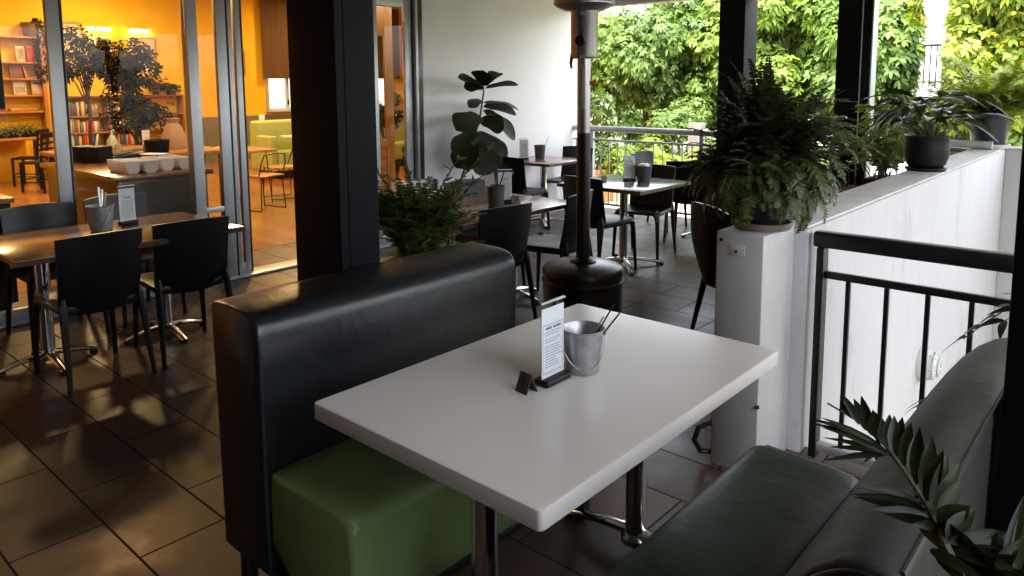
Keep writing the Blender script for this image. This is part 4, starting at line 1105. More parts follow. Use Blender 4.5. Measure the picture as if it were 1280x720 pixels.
for q in bs: leafmesh('frond', [q], M['palm'], t)
stalks_mesh('stalk', paths, .005, M['stem'], t)

# ================================================================== garden beyond
def lumps(center, rad, n, rs, lo=.28, hi=.5):
    out = []
    for i in range(n):
        d = np.array([rs.gauss(0, 1), rs.gauss(0, 1), rs.gauss(0, .9)]); d /= np.linalg.norm(d); r = rs.uniform(.25, .95) ** .6
        out.append((np.array(center) + d * np.array(rad) * r * .75, rs.uniform(lo, hi) * (sum(rad) / 3)))
    return out
def crown(center, rad, nclus, leafL, leafW, rs_seed, nl=11, per=7, droop=.42, gap=None):
    rs = random.Random(rs_seed); L = lumps(center, rad, nl, rs)
    wts = np.array([r * r for _, r in L]); idx = RNG.choice(len(L), nclus, p=wts / wts.sum())
    C_ = np.array([L[i][0] for i in idx]); rr = np.array([L[i][1] for i in idx])
    d = rdir(nclus, -.75, 1); pos = C_ + d * (rr * RNG.uniform(.55, 1.05, nclus))[:, None]
    if gap is not None:
        keep = gap(pos); pos = pos[keep]; d = d[keep]; nclus = len(pos)
    axis = unit(d + np.array([0, 0, .35]) + RNG.normal(0, .25, (nclus, 3)))
    a = unit(np.cross(axis, rdir(nclus))); b = np.cross(axis, a)
    B = []; D = []; N_ = []
    ph = RNG.uniform(0, 6.28, nclus)
    for k in range(per):
        q = ph + 2 * np.pi * k / per + RNG.normal(0, .25, nclus)
        out = a * np.cos(q)[:, None] + b * np.sin(q)[:, None]
        D.append(out + axis * RNG.uniform(.0, .55, nclus)[:, None]); N_.append(axis + RNG.normal(0, .2, (nclus, 3))); B.append(pos + out * .015)
    B = np.concatenate(B); n = len(B)
    return leaves(B, np.concatenate(D), np.concatenate(N_), leafL * RNG.uniform(.7, 1.15, n), leafW * RNG.uniform(.8, 1.1, n), RNG.uniform(.5, 1.2, n) * droop, 'oval'), L
def tree(label, x, y, z0, crowns, mat, seed, leafL=.125, leafW=.058, mats2=None, cat='tree', name='broadleaf_tree', gap=None, nl=11):
    t = thing(name, label, cat, (x, y, z0))
    rs = random.Random(seed)
    batches = {}; allL = []
    for (c, rad, n, mk) in crowns:
        cl = (c[0] - x, c[1] - y, c[2] - z0)
        gg = (lambda p: gap(p + np.array([x, y, z0]))) if gap else None
        b, L = crown(cl, rad, n, leafL, leafW, rs.randint(0, 9999), nl, gap=gg); batches.setdefault(mk, []).append(b); allL += L
    zc = max(c[2] for c, *_ in crowns) - z0
    m = MB(); m.tube([(0, 0, -.1), (.05, .02, zc * .35), (-.06, .05, zc * .7), (0, 0, zc)], [.20, .15, .12, .06], 12); m.build('trunk', M['bark'], t)
    m = MB()
    for c, r in allL:
        s = V((0, 0, max(.3, min(zc * .8, c[2] - .6 * r)))); e = V(tuple(c)); mid = (s + e) / 2 + V((0, 0, .15))
        m.tube([s, mid, e], [.055, .035, .012], 6, False)
    m.build('limb', M['bark'], t)
    for mk, bl in batches.items(): leafmesh('crown', bl, M[mk], t)
    return t
def gapf(p):   # the opening between the two right-hand crowns, seen from anywhere near the terrace
    u = p[:, 0] / p[:, 1]
    zz = (p[:, 2] - 1.6) / p[:, 1]
    return ~((u > -.232) & (u < -.203) & (zz > -.03) & (zz < .16))
tree('dense green tree right of the white wall end, behind the heater head', -9.4, 15.5, -.55, [((-9.6, 15.3, 2.4), (2.0, 1.7, 2.0), 3150, 't_mid'), ((-8.9, 14.6, 1.9), (1.5, 1.2, 1.5), 1470, 't_dark')], 't_mid', 101)
tree('deep green tree filling the space between the heater and the dark pillar', -7.6, 16.5, -.55, [((-7.7, 16.3, 2.3), (1.7, 1.6, 2.1), 2730, 't_dark'), ((-7.6, 15.2, 2.6), (1.0, .9, 1.0), 882, 't_lime'), ((-7.1, 14.8, 1.2), (1.0, .8, .9), 798, 't_mid')], 't_dark', 102)
tree('light lime-green tree between the two dark pillars', -5.35, 14.0, -.55, [((-5.4, 13.7, 2.3), (1.35, 1.2, 1.6), 2730, 't_lime'), ((-5.0, 14.4, 1.6), (1.2, 1.2, 1.5), 1470, 't_mid')], 't_lime', 103)
tree('blue-green drooping-leaved tree just right of the striped pillar', -3.95, 13.6, -.55, [((-4.0, 13.5, 2.3), (.95, 1.1, 1.8), 2520, 't_mid'), ((-3.75, 13.0, 1.6), (.75, .8, 1.2), 1155, 't_dark')], 't_mid', 104, gap=gapf)
tree('bright yellow-green tree with a few orange leaves at the upper right', -1.9, 12.6, -2.4, [((-1.9, 12.4, 2.3), (.95, 1.1, 1.5), 2835, 't_yell'), ((-1.7, 12.7, 1.5), (1.1, 1.0, 1.2), 1470, 't_lime'), ((-2.05, 12.9, 1.75), (.55, .6, .5), 336, 't_dark')], 't_yell', 105, gap=gapf)
tree('tall dark tree standing behind the others, between the lime tree and the pillar', -6.6, 20.5, -.55, [((-6.6, 20.5, 2.2), (2.8, 1.6, 2.6), 3150, 't_dark')], 't_dark', 106, .17, .085)
tree('dark backdrop tree behind the heater pole, farthest to the left', -13.0, 21, -.55, [((-12.8, 20.8, 2.3), (3.2, 1.6, 2.8), 3150, 't_dark')], 't_dark', 107, .17, .085)
tree('green backdrop tree behind the yellow tree at the right edge', -.9, 17.5, -2.4, [((-1.2, 17.4, 2.1), (1.6, 1.4, 2.3), 2520, 't_mid')], 't_mid', 108, .16, .075, gap=gapf)
def shrub(label, x, y, z0, rad, n, mk, seed, L=.11, W=.042):
    t = thing('garden_shrub', label, 'shrub', (x, y, z0), group='shrubs beyond the terrace railing')
    rs = random.Random(seed)
    b, LL = crown((0, 0, rad[2] * .85), rad, n, L, W, seed, 7, 6, .35)
    leafmesh('foliage', [b], M[mk], t)
    m = MB()
    for c, r in LL: m.tube([(c[0] * .2, c[1] * .2, -.05), (c[0] * .7, c[1] * .7, c[2] * .5), tuple(c)], [.02, .014, .006], 5, False)
    m.build('stem', M['bark'], t)
shrub('yellow-green shrub behind the railing, next to the white wall end', -6.9, 10.9, -.5, (.75, .6, .75), 420, 't_lime', 201)
shrub('sunlit yellow shrub behind the railing over the square grey table', -5.9, 10.7, -.5, (.65, .55, .72), 420, 't_yell', 202)
shrub('dark green shrub behind the railing, left of the weathered post', -6.3, 11.6, -.5, (.9, .6, 1.1), 420, 't_dark', 203)
shrub('yellow-green shrub behind the railing beside the weathered post', -4.9, 10.75, -.5, (.55, .5, .75), 380, 't_yell', 204)
shrub('dark shrub hidden behind the big fern and the railing', -4.2, 11.2, -.5, (.8, .6, 1.05), 420, 't_mid', 205)
shrub('low bright shrub between the big fern and the striped pillar', -3.6, 10.75, -.5, (.5, .5, .7), 340, 't_lime', 206)
shrub('bright shrub right of the striped pillar, below the pale lantern', -2.75, 11.0, -.6, (.5, .4, .55), 260, 't_lime', 207)
shrub('leafy shrub behind the broad-leaved pot plant on the parapet', -2.0, 10.8, -1.4, (.6, .5, 1.2), 420, 't_yell', 208)
shrub('dark hedge-like shrub far left beyond the railing', -8.1, 11.9, -.5, (.9, .6, 1.2), 420, 't_dark', 209)
o = MB().box(-.11, .11, -.09, .09, -.1, 1.45, .012).build('garden_post', M['gpost']); o.location = (-5.75, 11.0, -.5); tag(o, 'weathered grey post standing among the shrubs behind the railing', 'post')
o = MB().box(-3.0, 1.6, -.1, .1, -.1, .48, .01).build('garden_wall', M['concrete']); o.location = (-4.6, 10.02, -.5); tag(o, 'low pale beige garden wall seen between the bars of the terrace railing', 'garden wall')
t = thing('garden_lantern', 'small white house-shaped lantern on a post beyond the parapet, right of the striped pillar', 'lantern', (-2.56, 9.5, -.55))
MB().box(-.018, .018, -.018, .018, 0, 1.22, .003).build('post', M['railp'], t)
m = MB(); m.prism([(-.10, 1.22), (.10, 1.22), (.10, 1.235), (.0, 1.42), (-.10, 1.235)], -.08, .08, 'y'); m.build('house_body', M['white'], t)
m = MB(); m.lathe([(.001, 0), (.03, 0)], n=16, caps=False); k = MB(); k.add([(x, -.083, 1.275 + y) for x, y, z in m.v], m.f); k.build('opening', M['black'], t)
m = MB(); m.box(-.14, .14, -.11, .11, 1.205, 1.2195, .003); m.build('shelf', M['railp'], t)
t = thing('white_garden_wall', 'bright white garden wall beyond the railing right of the striped pillar', 'garden wall', (-2.6, 11.9, -.6))
MB().box(-.9, 1.2, -.08, .08, -1.8, 1.15, .01).build('wall_face', M['white'], t)
t = thing('neighbour_building', 'white neighbouring building with a black-railed balcony between the trees', 'building', (-4.0, 20.2, -2.6))
m = MB(); m.box(-2.2, 5.5, 0, 6, 0, 9.5, .02); m.build('wall', M['cap'], t)
m = MB(); m.box(-2.0, 3.4, -2.2, -.003, 3.86, 4.06, .01); m.build('balcony_slab', M['white2'], t)
m = MB(); m.box(-1.9, 3.3, -.9, -.003, 2.6, 3.855, .01); m.build('under_balcony_dark_box', M['gasket'], t)  # plain dark box filling the space below the balcony slab
m = MB(); m.box(-2.0, 3.4, -2.19, -2.14, 4.93, 4.98); m.box(-2.0, 3.4, -2.18, -2.15, 4.16, 4.19); rl = m.build('balcony_railing', M['black'], t)
for k in range(46):
    x = -1.98 + k * .117
    MB().box(x - (.03 if k % 9 == 4 else .013), x + (.03 if k % 9 == 4 else .013), -2.175, -2.155, 4.06, 4.93).build('baluster', M['black'], rl)
t = thing('sky_block_wall', 'unseen grey wall added right of the stairwell to block sky light', 'wall', (6.2, 3, -2.75))  # unseen wall added to cut the sky light reaching the parapet
MB().box(0, .2, -8, 7, 0, 4.75).build('wall_face', M['cap'], t)
o = MB().box(-.1, .1, -8, 8, 0, 3.6).build('side_wall', M['white']); o.location = (-16.9, 10, -.3); tag(o, 'white outside wall seen bright through the dining room windows', 'wall')
# ================================================================== dining room
def item(name, label, cat, mb, mat, loc=(0, 0, 0), rz=0, group=None):
    o = mb.build(name, mat); o.location = loc; o.rotation_euler = (0, 0, rz); return tag(o, label, cat, group)
# lamps
LAMPS = [(-7.6, 2.7, 260), (-8.2, 5.6, 160), (-11.2, 3.6, 330), (-11.4, 7.2, 330), (-13.6, 5.0, 260), (-13.4, 9.6, 240), (-13.2, 2.4, 220)]
for i, (x, y, p) in enumerate(LAMPS):
    t = thing('ceiling_lamp', 'warm round ceiling lamp of the dining room, number %d from the doors' % (i + 1), 'ceiling lamp', (x, y, 3.48 if i else 2.90), group='ceiling lamps of the dining room')
    t['label'] = 'warm round ceiling lamp in the ochre dining room'
    MB().lathe([(.16, .095), (.17, .06), (.165, .04), (.15, .035)], n=24, caps=False).build('shade', M['white2'], t)
    MB().lathe([(.001, .038), (.148, .0375)], n=24, caps=False).build('diffuser', M['lamp_on'], t)
    L = bpy.data.lights.new('ceiling_light', 'SPOT' if i == 0 else 'AREA'); lo = bpy.data.objects.new('ceiling_light', L); COL.objects.link(lo)
    if i == 0: L.spot_size = R_(168); L.spot_blend = .4; L.shadow_soft_size = .07
    else: L.shape = 'DISK'; L.size = .30
    L.energy = p * LAMPK * (.5 if i == 0 else 1); L.specular_factor = .12 if i == 0 else .5; L.color = (1, .63, .26) if i else (1, .47, .16); lo.location = (x, y, 3.505 if i else 2.88)
# ochre room furniture
t = thing('wall_shelves', 'pine display shelves with books facing out on the ochre wall, at the upper left', 'shelves', (-14.99, 3.4, 0))
for z in (1.17, 1.45, 1.73, 2.01, 2.44):
    MB().box(.0, .22, -.9, .98, z - .03, z, .003).build('shelf', M['pine'], t)
MB().box(.0, .24, 1.0, 1.06, .0, 2.5, .004).build('side_post', M['pinev'], t)
MB().box(.0, .24, -.98, -.92, .0, 2.5, .004).build('side_post', M['pinev'], t)
def cover(label, y0, y1, z0, z1, mat, inner=None, tilt=.14, roll=0):
    t = thing('display_book', label, 'book', (-14.86, (y0 + y1) / 2, z0), group='books facing out on the pine shelves')
    t.rotation_euler = (roll, -tilt, 0)
    w = (y1 - y0) / 2; h = z1 - z0
    b = MB().box(-.012, .012, -w, w, 0, h, .002).build('cover', M[mat], t)
    if inner:
        im, a, c, d, e = inner
        MB().box(.0121, .0135, -w + 2 * w * a, -w + 2 * w * c, h * d, h * e).build('cover_picture', M[im], t)
    return t
cover('pale food book on the top pine shelf, left of the red book', 4.06, 4.19, 2.015, 2.28, 'bk_cream', ('bk_food', .1, .9, .15, .85))
cover('bright red book on the top pine shelf', 4.22, 4.33, 2.015, 2.29, 'bk_red')
cover('plum book with a pink corner on the second pine shelf', 3.94, 4.12, 1.735, 1.99, 'bk_brown', ('bk_pink', .45, 1, .35, 1))
cover('dark book leaning in an orange frame on the second pine shelf', 4.18, 4.40, 1.735, 1.97, 'bk_orange', ('bk_brown', .12, .88, .12, .9), .14, .18)
cover('white and brown book on the third pine shelf, left one', 3.98, 4.17, 1.455, 1.69, 'bk_white', ('bk_food', .1, .9, .1, .55))
cover('cream book with brown lettering band on the third pine shelf, right one', 4.25, 4.44, 1.455, 1.70, 'bk_cream', ('bk_brown', .15, .85, .72, .85))
item('wooden_tray', 'flat wooden tray lying on the lowest pine shelf', 'tray', MB().box(-.09, .09, -.2, .2, 0, .05, .01), M['pine'], (-14.88, 4.1, 1.172))
item('orange_bowl', 'small orange bowl at the left end of the lowest pine shelf', 'bowl', MB().lathe([(.03, 0), (.06, .02), (.1, .08), (.095, .08), (.05, .02)], n=20), M['bk_orange'], (-14.88, 3.75, 1.172))
# trailing plant on top of the shelf
t = thing('trailing_plant', 'dark trailing plant in a pot on top of the pine shelves', 'potted plant', (-14.86, 4.30, 2.442))
pot_mesh('pot', [(.001, 0), (.1, 0), (.14, .22), (.145, .24)], M['bk_brown'], t)
bs = []
for i in range(420):
    a = RNG.uniform(-.2, 2.2); h = RNG.uniform(-.75, .32); r = RNG.uniform(.02, .2)
    bs.append(leaves([[.02 + abs(r) * math.cos(a), .04 + r * math.sin(a), h]], rdir(1, -1, .3), rdir(1), .07, .035, .3, 'oval'))
leafmesh('foliage', bs, M['ficus'], t)
# table with the grass trough, ladder chairs
t = thing('side_table', 'pine-topped side table with a black edge under the grassy plants, at the far left', 'table', (-14.35, 3.45, 0))
MB().box(-.4, .4, -.9, .62, .72, .75, .004).build('tabletop', M['pine'], t)
MB().box(-.38, -.36, -.88, .60, 0, .718).build('modesty_panel', M['yellow'], t)
for y in (-.85, .52): MB().box(.3, .35, y, y + .05, 0, .718).build('leg', M['darkwood'], t)
t = thing('plant_trough', 'black trough of yellow-green grassy plants on the side table', 'planter', (-14.5, 3.75, .751))
MB().box(-.1, .1, -.55, .42, 0, .10, .008).build('trough', M['blackpot'], t)
bs = []
n = 420; b = np.stack([RNG.uniform(-.06, .06, n), RNG.uniform(-.5, .38, n), np.full(n, .08)], 1)
d = rdir(n, .3, 1); bs.append(leaves(b, d, rdir(n), RNG.uniform(.2, .36, n), .016, RNG.uniform(.2, .9, n), 'blade')); leafmesh('grass_leaf', bs, leafmat('grassy_leaf', (.06, .08, .02), (.3, .32, .06), .3), t)
def ladder_chair(t):
    for s in (-1, 1):
        MB().tube([(s * .18, -.19, 0), (s * .18, -.17, .45), (s * .19, -.22, .9)], [.02, .021, .018], 8).build('rear_leg', M['black'], t)
        MB().tube([(s * .18, .19, 0), (s * .18, .19, .44)], [.018, .021], 8).build('leg', M['black'], t)
    MB().box(-.2, .2, -.2, .21, .435, .465, .01).build('seat', M['black'], t)
    m = MB()
    for k, z in enumerate((.56, .65, .74)): m.box(-.17, .17, -.195 - .012 * k, -.178 - .012 * k, z, z + .035, .004)
    m.build('slat', M['black'], t); MB().box(-.19, .19, -.228, -.205, .83, .91, .006).build('top_rail', M['black'], t)
    m = MB(); m.tube([(-.18, .19, .2), (.18, .19, .2)], .01, 6); m.tube([(-.18, -.18, .25), (.18, -.18, .25)], .01, 6)
    for s in (-1, 1): m.tube([(s * .18, .19, .16), (s * .18, -.18, .16)], .01, 6)
    m.build('stretcher', M['black'], t)
lc = thing('ladder_back_chair', 'black ladder-back chair at the side table, the left one, drawn in', 'chair', (-13.80, 3.85, 0), PI / 2 + .9); ladder_chair(lc)
dup(lc, (-12.85, 3.72, 0), PI / 2 + .55, 'black ladder-back chair standing nearer to us, just left of the door frame')
# pictures, tube lamps
def picture(label, y0, y1, z0, z1, matf, mati):
    t = thing('framed_picture', label, 'picture', (-14.985, (y0 + y1) / 2, z0)); w = (y1 - y0) / 2; h = z1 - z0
    m = MB(); m.box(0, .03, -w, -w + .03, 0, h); m.box(0, .03, w - .03, w, 0, h); m.box(0, .03, -w + .0305, w - .0305, 0, .03); m.box(0, .03, -w + .0305, w - .0305, h - .03, h); m.build('frame', matf, t)
    MB().box(.004, .015, -w + .03, w - .03, .03, h - .03).build('print', mati, t)
picture('pale print in a thin wood frame above the ficus trees', 4.72, 5.17, 2.12, 2.74, M['pinev'], M['bk_cream'])
picture('picture in a pale frame with a brown print behind the left ficus', 5.34, 5.64, 1.95, 2.5, M['bk_white'], M['bk_food'])
picture('tall frame with a pale print right of the ficus crown', 6.14, 6.46, 1.75, 2.52, M['pinev'], M['bk_cream'])
picture('small wood-framed picture right beside the slim door edge', 8.08, 8.32, 1.8, 2.34, M['pinev'], M['bk_orange'])
for y0, y1, lab in ((5.24, 5.63, 'lit tube lamp over the picture behind the left ficus'), (5.98, 6.32, 'lit tube lamp over the tall frame, right one of the two')):
    t = thing('tube_lamp', lab, 'wall lamp', (-14.99, (y0 + y1) / 2, 2.63)); w = (y1 - y0) / 2
    MB().box(0, .05, -w, w, .02, .05, .004).build('bracket', M['white2'], t); MB().tube([(.05, -w, 0), (.05, w, 0)], .022, 12).build('tube', M['tube_on'], t)
# bookcase
t = thing('bookcase', 'low brown bookcase full of books behind the ficus trees', 'bookcase', (-14.98, 5.75, 0))
for z in (.50, .76, 1.06, 1.42): MB().box(0, .28, -1.05, 1.05, z - .03, z, .003).build('shelf', M['wood'], t)
for y in (-1.08, -.35, .36, 1.05): MB().box(0, .28, y, y + .03, .0, 1.42, .003).build('upright', M['wood'], t)
rs = random.Random(4); ks = ['bk_red', 'bk_cream', 'bk_brown', 'bk_white', 'bk_blue', 'bk_green', 'bk_orange', 'bk_food']
proto = {k: MB().box(0, .17, 0, .032, 0, .24, .002).build('shelf_book', M[k]) for k in ks}
first = set()
for zi, z in enumerate((.50, .76, 1.06)):
    for y0, y1 in ((-1.04, -.42), (-.31, .3)):
        y = y0
        while y < y1 - .1:
            k = rs.choice(ks); o = proto[k]
            if k in first: o = o.copy(); COL.objects.link(o)
            first.add(k)
            sy = rs.uniform(.8, 1.5); o.location = (-14.9 + rs.uniform(-.03, .03), y + 5.75, z + .001); o.scale = (1, sy, rs.uniform(.75, 1.05)); o.rotation_euler = (rs.choice((0, 0, 0, -.15)), 0, 0)
            tag(o, 'book standing upright on the low brown bookcase behind the ficus trees', 'book', 'books packed on the low bookcase'); y += .034 * sy + .004
# top plants of the bookcase
for y, s in ((6.35, 1), (6.65, .8)):
    t = thing('small_bush_plant', 'small dark potted plant on the bookcase, ' + ('left of the pair by the door frame' if s == 1 else 'right of the pair by the door frame'), 'potted plant', (-14.8, y, 1.421))
    pot_mesh('pot', [(.001, 0), (.06, 0), (.08, .1)], M['terra'], t); b, L = crown((0, 0, .16 * s), (.16, .16, .12), 60, .07, .03, 5, 4, 5); leafmesh('foliage', [b], M['ficus'], t)
# ficus trees in pots
def indoor_tree(label, x, y, cz, rad, n, seed):
    t = thing('potted_ficus', label, 'potted tree', (x, y, 0))
    pot_mesh('pot', [(.001, 0), (.17, 0), (.22, .38), (.23, .4)], M['blackpot'], t)
    b, L = crown((0, 0, cz), rad, n, .075, .036, seed, 16, 5, .3); leafmesh('crown', [b], M['ficus'], t)
    m = MB(); m.tube([(0, 0, .35), (.03, .02, cz * .6), (0, 0, cz)], [.03, .022, .012], 8)
    for c, r in L: m.tube([(0, 0, max(.5, c[2] - .45)), (c[0] * .5, c[1] * .5, c[2] - .15), tuple(c)], [.012, .009, .004], 5, False)
    m.build('trunk', M['bark'], t)
indoor_tree('dark-leaved indoor ficus behind the counter, the left one of the two', -11.0, 3.78, 1.95, (.40, .40, .46), 230, 301)
indoor_tree('dark-leaved indoor ficus behind the counter, the right and fuller one', -11.0, 4.38, 1.82, (.42, .42, .68), 380, 302)
indoor_tree('low leafy plant under the two ficus crowns', -10.9, 4.42, 1.2, (.45, .45, .34), 200, 303)
indoor_tree('leafy plant seen through the glass just right of the charcoal pillar', -9.0, 7.25, 1.05, (.3, .3, .32), 130, 304)
# counter
t = thing('service_counter', 'dark wooden service counter with a lit top right behind the glass doors', 'counter', (-6.9, 2.6, 0))
MB().box(-.86, .87, -.37, .42, .86, .90, .006).build('counter_top', M['wood'], t)
MB().box(-.80, .83, -.33, .38, .10, .857, .004).build('cabinet', M['darkwood'], t)
MB().box(.831, .838, -.30, .35, .12, .84).build('front_panel', pm('brown_grey_panel', (.10, .075, .055), None, 6, .45), t)
m = MB()
for y in (-.345, -.34): pass
m.box(-.35, -.325, -.352, -.335, 0, .855); m.box(-.8, -.35, -.350, -.337, .40, .42); m.build('white_leg_frame', M['alu'], t)
t = thing('rear_counter', 'long warm wooden table behind the service counter holding bottles and a paper bag', 'table', (-8.45, 3.35, 0))
MB().box(-.68, .68, -.72, .75, .86, .90, .006).build('tabletop', M['pine'], t)
for x in (-.62, .58):
    for y in (-.66, .65): MB().box(x, x + .05, y, y + .05, 0, .858).build('leg', M['darkwood'], t)
tubL = ['cloudy white rounded tub on the counter, front row, leftmost', 'cloudy white rounded tub on the counter, second from the left', 'bluish rounded tub on the counter, third from the left', 'bluish rounded tub on the counter with a lid leaning on it, rightmost']
for (x, y), lab in zip(((-6.34, 2.42), (-6.30, 2.54), (-6.36, 2.70), (-6.34, 2.84)), tubL):
    m = MB(); prof = [(-.055, .10), (-.052, .03), (-.03, .0), (.03, 0), (.052, .03), (.055, .10), (.049, .10), (.046, .035), (.026, .006), (-.026, .006), (-.046, .035), (-.049, .10)]
    vs = [(xx, p[0], p[1]) for xx in (-.17, .17) for p in prof]; n = len(prof)
    m.add(vs, [(i, (i + 1) % n, n + (i + 1) % n, n + i) for i in range(n)]); m.prism([(p[0], p[1]) for p in prof[:6]], -.172, -.166, 'x'); m.prism([(p[0], p[1]) for p in prof[:6]], .166, .172, 'x')
    item('food_tub', lab, 'tub', m, M['tub'], (x, y, .901), .05, 'white tubs on the service counter')
item('tub_lid', 'pale tub lid leaning over the white tubs on the counter', 'sheet', MB().box(-.1, .1, -.06, .06, 0, .008, .003), M['paper'], (-6.55, 2.76, 1.01), .5)  # loose lid resting on the food tubs
for x, y, lab in ((-7.50, 2.52, 'square black caddy on the counter, left of the pair'), (-7.36, 2.60, 'square black caddy on the counter, right of the pair, with pens')):
    m = MB(); m.box(-.085, .085, -.085, .085, 0, .15, .012); item('black_caddy', lab, 'caddy', m, M['blackpot'], (x, y, .901), .4, 'black caddies on the counter')
for i, (a, ti) in enumerate(((2.2, .3), (.3, .25), (4.4, .3))):
    cutlery(['dark pen leaning left in the black caddies', 'pale pen leaning right in the black caddies', 'dark marker at the back of the black caddies'][i], (-7.40 + .03 * i, 2.57, .99), a, ti, .17, M['black'] if i != 1 else M['paper'], name='pen', cat='pen')
t = thing('knife_tray', 'black tray of utensils in the middle of the counter', 'tray', (-7.6, 2.93, .901), .3)
m = MB(); m.box(-.12, .12, -.22, .22, 0, .035, .008); m.build('tray', M['blackpot'], t)
for k in range(5): MB().tube([(-.08 + .04 * k, -.18, .042), (-.05 + .03 * k, .16, .075)], [.009, .006], 6).build('utensil', M['black'], t)
t = thing('soap_bottle', 'pale green pump bottle on the warm table behind the counter', 'bottle', (-8.70, 3.22, .901))
MB().lathe([(.001, 0), (.055, .0), (.058, .02), (.055, .10), (.03, .14), (.018, .16)], n=20).build('body', M['soap'], t); MB().tube([(0, 0, .16), (0, 0, .21), (.03, .01, .215)], .008, 8).build('pump', M['paper'], t)
t = item('menu_card', 'small upright card on the warm table behind the counter', 'card', MB().box(-.004, .004, -.045, .045, 0, .21, .002), M['bk_white'], (-8.5, 3.50, .901), .2)
t = thing('paper_bag', 'brown paper bag with a twisted neck on the warm table behind the counter', 'paper bag', (-8.3, 3.72, .901))
m = MB(); m.lathe([(.14, 0), (.145, .04), (.125, .14), (.085, .24), (.05, .285), (.075, .335), (.05, .33)], n=10); m.build('bag', M['bag'], t)
t = thing('black_bin', 'round black tub on the counter beside the door frame', 'tub', (-6.82, 2.90, .901))
pot_mesh('bucket', [(.001, 0), (.085, 0), (.105, .2), (.11, .205), (.11, .215)], M['blackpot'], t)
for i, (x, y) in enumerate(((-8.1, 3.05), (-8.35, 3.45), (-8.0, 3.3), (-8.6, 3.75))):
    item('small_jar', ['squat amber jar nearest the tray on the warm table', 'squat amber jar before the paper bag', 'dark jar right of the tray on the warm table', 'dark jar at the back of the warm table'][i], 'jar', MB().lathe([(.001, 0), (.04, 0), (.042, .06), (.03, .08), (.03, .1), (.001, .1)], n=16), M['bk_food' if i < 2 else 'bk_brown'], (x, y, .901))
# trolley under the left edge
t = thing('service_trolley', 'dark service trolley with castors just inside the glass at the left edge', 'trolley', (-6.22, 1.1, 0))
MB().box(-.26, .26, -.42, .42, .10, .80, .008).build('body', M['gasket'], t); MB().box(-.28, .28, -.44, .44, .803, .84, .006).build('top', M['pine'], t)
for x in (-.2, .2):
    for y in (-.34, .34): MB().tube([(x - .012, y, .045), (x + .012, y, .045)], .045, 16).build('castor', M['black'], t)
# orange table, wire chairs, green banquette
t = thing('orange_table', 'orange wooden table with thin metal legs beyond the open doorway', 'table', (-9.45, 5.05, 0))
MB().box(-.4, .4, -.36, .38, .705, .74, .005).build('tabletop', M['pine'], t)
for sx in (-1, 1):
    for sy in (-1, 1):
        m = MB(); m.tube([(sx * .3, sy * .28, .70), (sx * .34, sy * .32, .01), (sx * .36, sy * .24, .70)], .006, 6); m.build('hairpin_leg', M['black'], t)
item('plate_stack', 'pale stack of plates on the orange table', 'plates', MB().lathe([(.001, 0), (.09, .01), (.1, .03), (.001, .03)], n=20), M['bk_white'], (-9.6, 4.95, .741))
def wire_chair(t):
    MB().box(-.2, .2, -.2, .2, .435, .455, .006).build('seat', M['pine'], t)
    for s in (-1, 1):
        m = MB(); m.tube([(s * .17, .18, .435), (s * .2, .2, .01), (s * .2, -.2, .01), (s * .17, -.18, .435)], .008, 6); m.build('sled_leg', M['black'], t)
    m = MB(); m.tube([(-.19, -.16, .44), (-.2, -.22, .6), (-.17, -.25, .72), (0, -.27, .74), (.17, -.25, .72), (.2, -.22, .6), (.19, -.16, .44)], .008, 6); m.build('back_hoop', M['black'], t)
wc = thing('wire_chair', 'wooden-seated wire chair beyond the doorway, the nearer one', 'chair', (-8.75, 5.02, 0), PI / 2 + .2); wire_chair(wc)
dup(wc, (-9.45, 5.72, 0), PI - .25, 'wooden-seated wire chair beyond the doorway, the farther one with its hoop back showing')
t = thing('green_banquette', 'lime green upholstered banquette along the far side of the dining room', 'banquette', (-11.9, 7.0, 0))
m = MB(); m.box(-.14, .14, -.30, 4.2, .12, .98, .05, 4); m.build('backrest', M['greenbooth'], t)
m = MB(); m.box(.142, .66, -.20, 4.2, .14, .46, .04, 4); m.build('seat', M['greenbooth'], t)
MB().box(-.1, .6, -.15, 4.15, 0, .138).build('plinth', M['black'], t)
m = MB(); m.box(.142, .62, -.34, -.203, .14, .74, .03, 3); m.build('end_panel', M['greenbooth'], t)
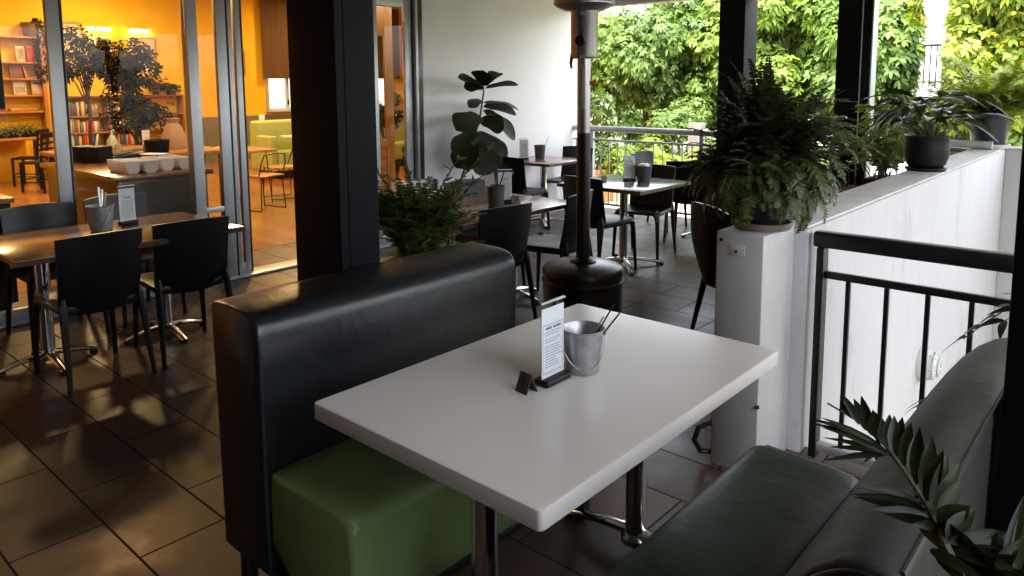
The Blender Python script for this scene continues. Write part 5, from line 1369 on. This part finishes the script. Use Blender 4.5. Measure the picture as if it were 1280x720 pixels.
item('receipt_holder', 'small white card on top of the green banquette', 'card', MB().box(-.01, .01, -.05, .05, 0, .1, .002), M['paper'], (-11.9, 6.88, .981))
t = thing('pale_table', 'pale-topped table in front of the green banquette', 'table', (-11.0, 7.5, 0))
MB().box(-.35, .35, -.62, .5, .71, .74, .005).build('tabletop', M['bk_white'], t); MB().tube([(0, 0, 0), (0, 0, .71)], .035, 12).build('column', M['black'], t); MB().lathe([(.24, 0), (.25, .015), (.05, .035)], n=20).build('base', M['black'], t)
def blind(label, y0, y1):
    t = thing('roller_blind', label, 'blind', (-14.86, (y0 + y1) / 2, 0)); w = (y1 - y0) / 2
    MB().box(-.004, .004, -w, w, 1.76, 3.5).build('cloth', M['blind'], t)
    MB().box(-.012, .012, -w, w, 1.735, 1.765, .005).build('bottom_bar', M['blind'], t)
    MB().tube([(0, -w, 3.5), (0, w, 3.5)], .035, 12).build('roller', M['alu'], t)
blind('brown roller blind above the window left of the charcoal pillar', 8.68, 10.54)
blind('brown roller blind seen right of the charcoal pillar', 10.57, 12.5)
for i in range(5):
    y = 9.1 + .8 * i
    t = thing('sill_plant', ['first', 'second', 'third', 'fourth', 'fifth'][i] + ' leafy plant from the left along the dining room window sill', 'potted plant', (-14.86, y, 1.031)) if i > 1 else None
    if t:
        pot_mesh('pot', [(.001, 0), (.06, 0), (.08, .12)], M['terra'], t); b, L = crown((0, 0, .24), (.14, .22, .2), 60, .1, .05, 60 + i, 4, 5); leafmesh('foliage', [b], M['shrub'], t)
t = thing('notice_board', 'dark notice board with pale marks on the door glass at the left edge', 'notice board', (-5.70, 1.2, 1.45))
MB().box(-.012, .012, -.3, .27, 0, .95, .004).build('board', M['gasket'], t)
k = MB(); rs = random.Random(3)
for j in range(7):
    q = -.26
    while q < .22: w_ = rs.uniform(.01, .03); k.add([(.0128, q, .2 + j * .09), (.0128, q + w_, .2 + j * .09), (.0128, q + w_, .212 + j * .09), (.0128, q, .212 + j * .09)], [(0, 1, 2, 3)]); q += w_ + .012
k.build('chalk_mark', M['paper'], t)
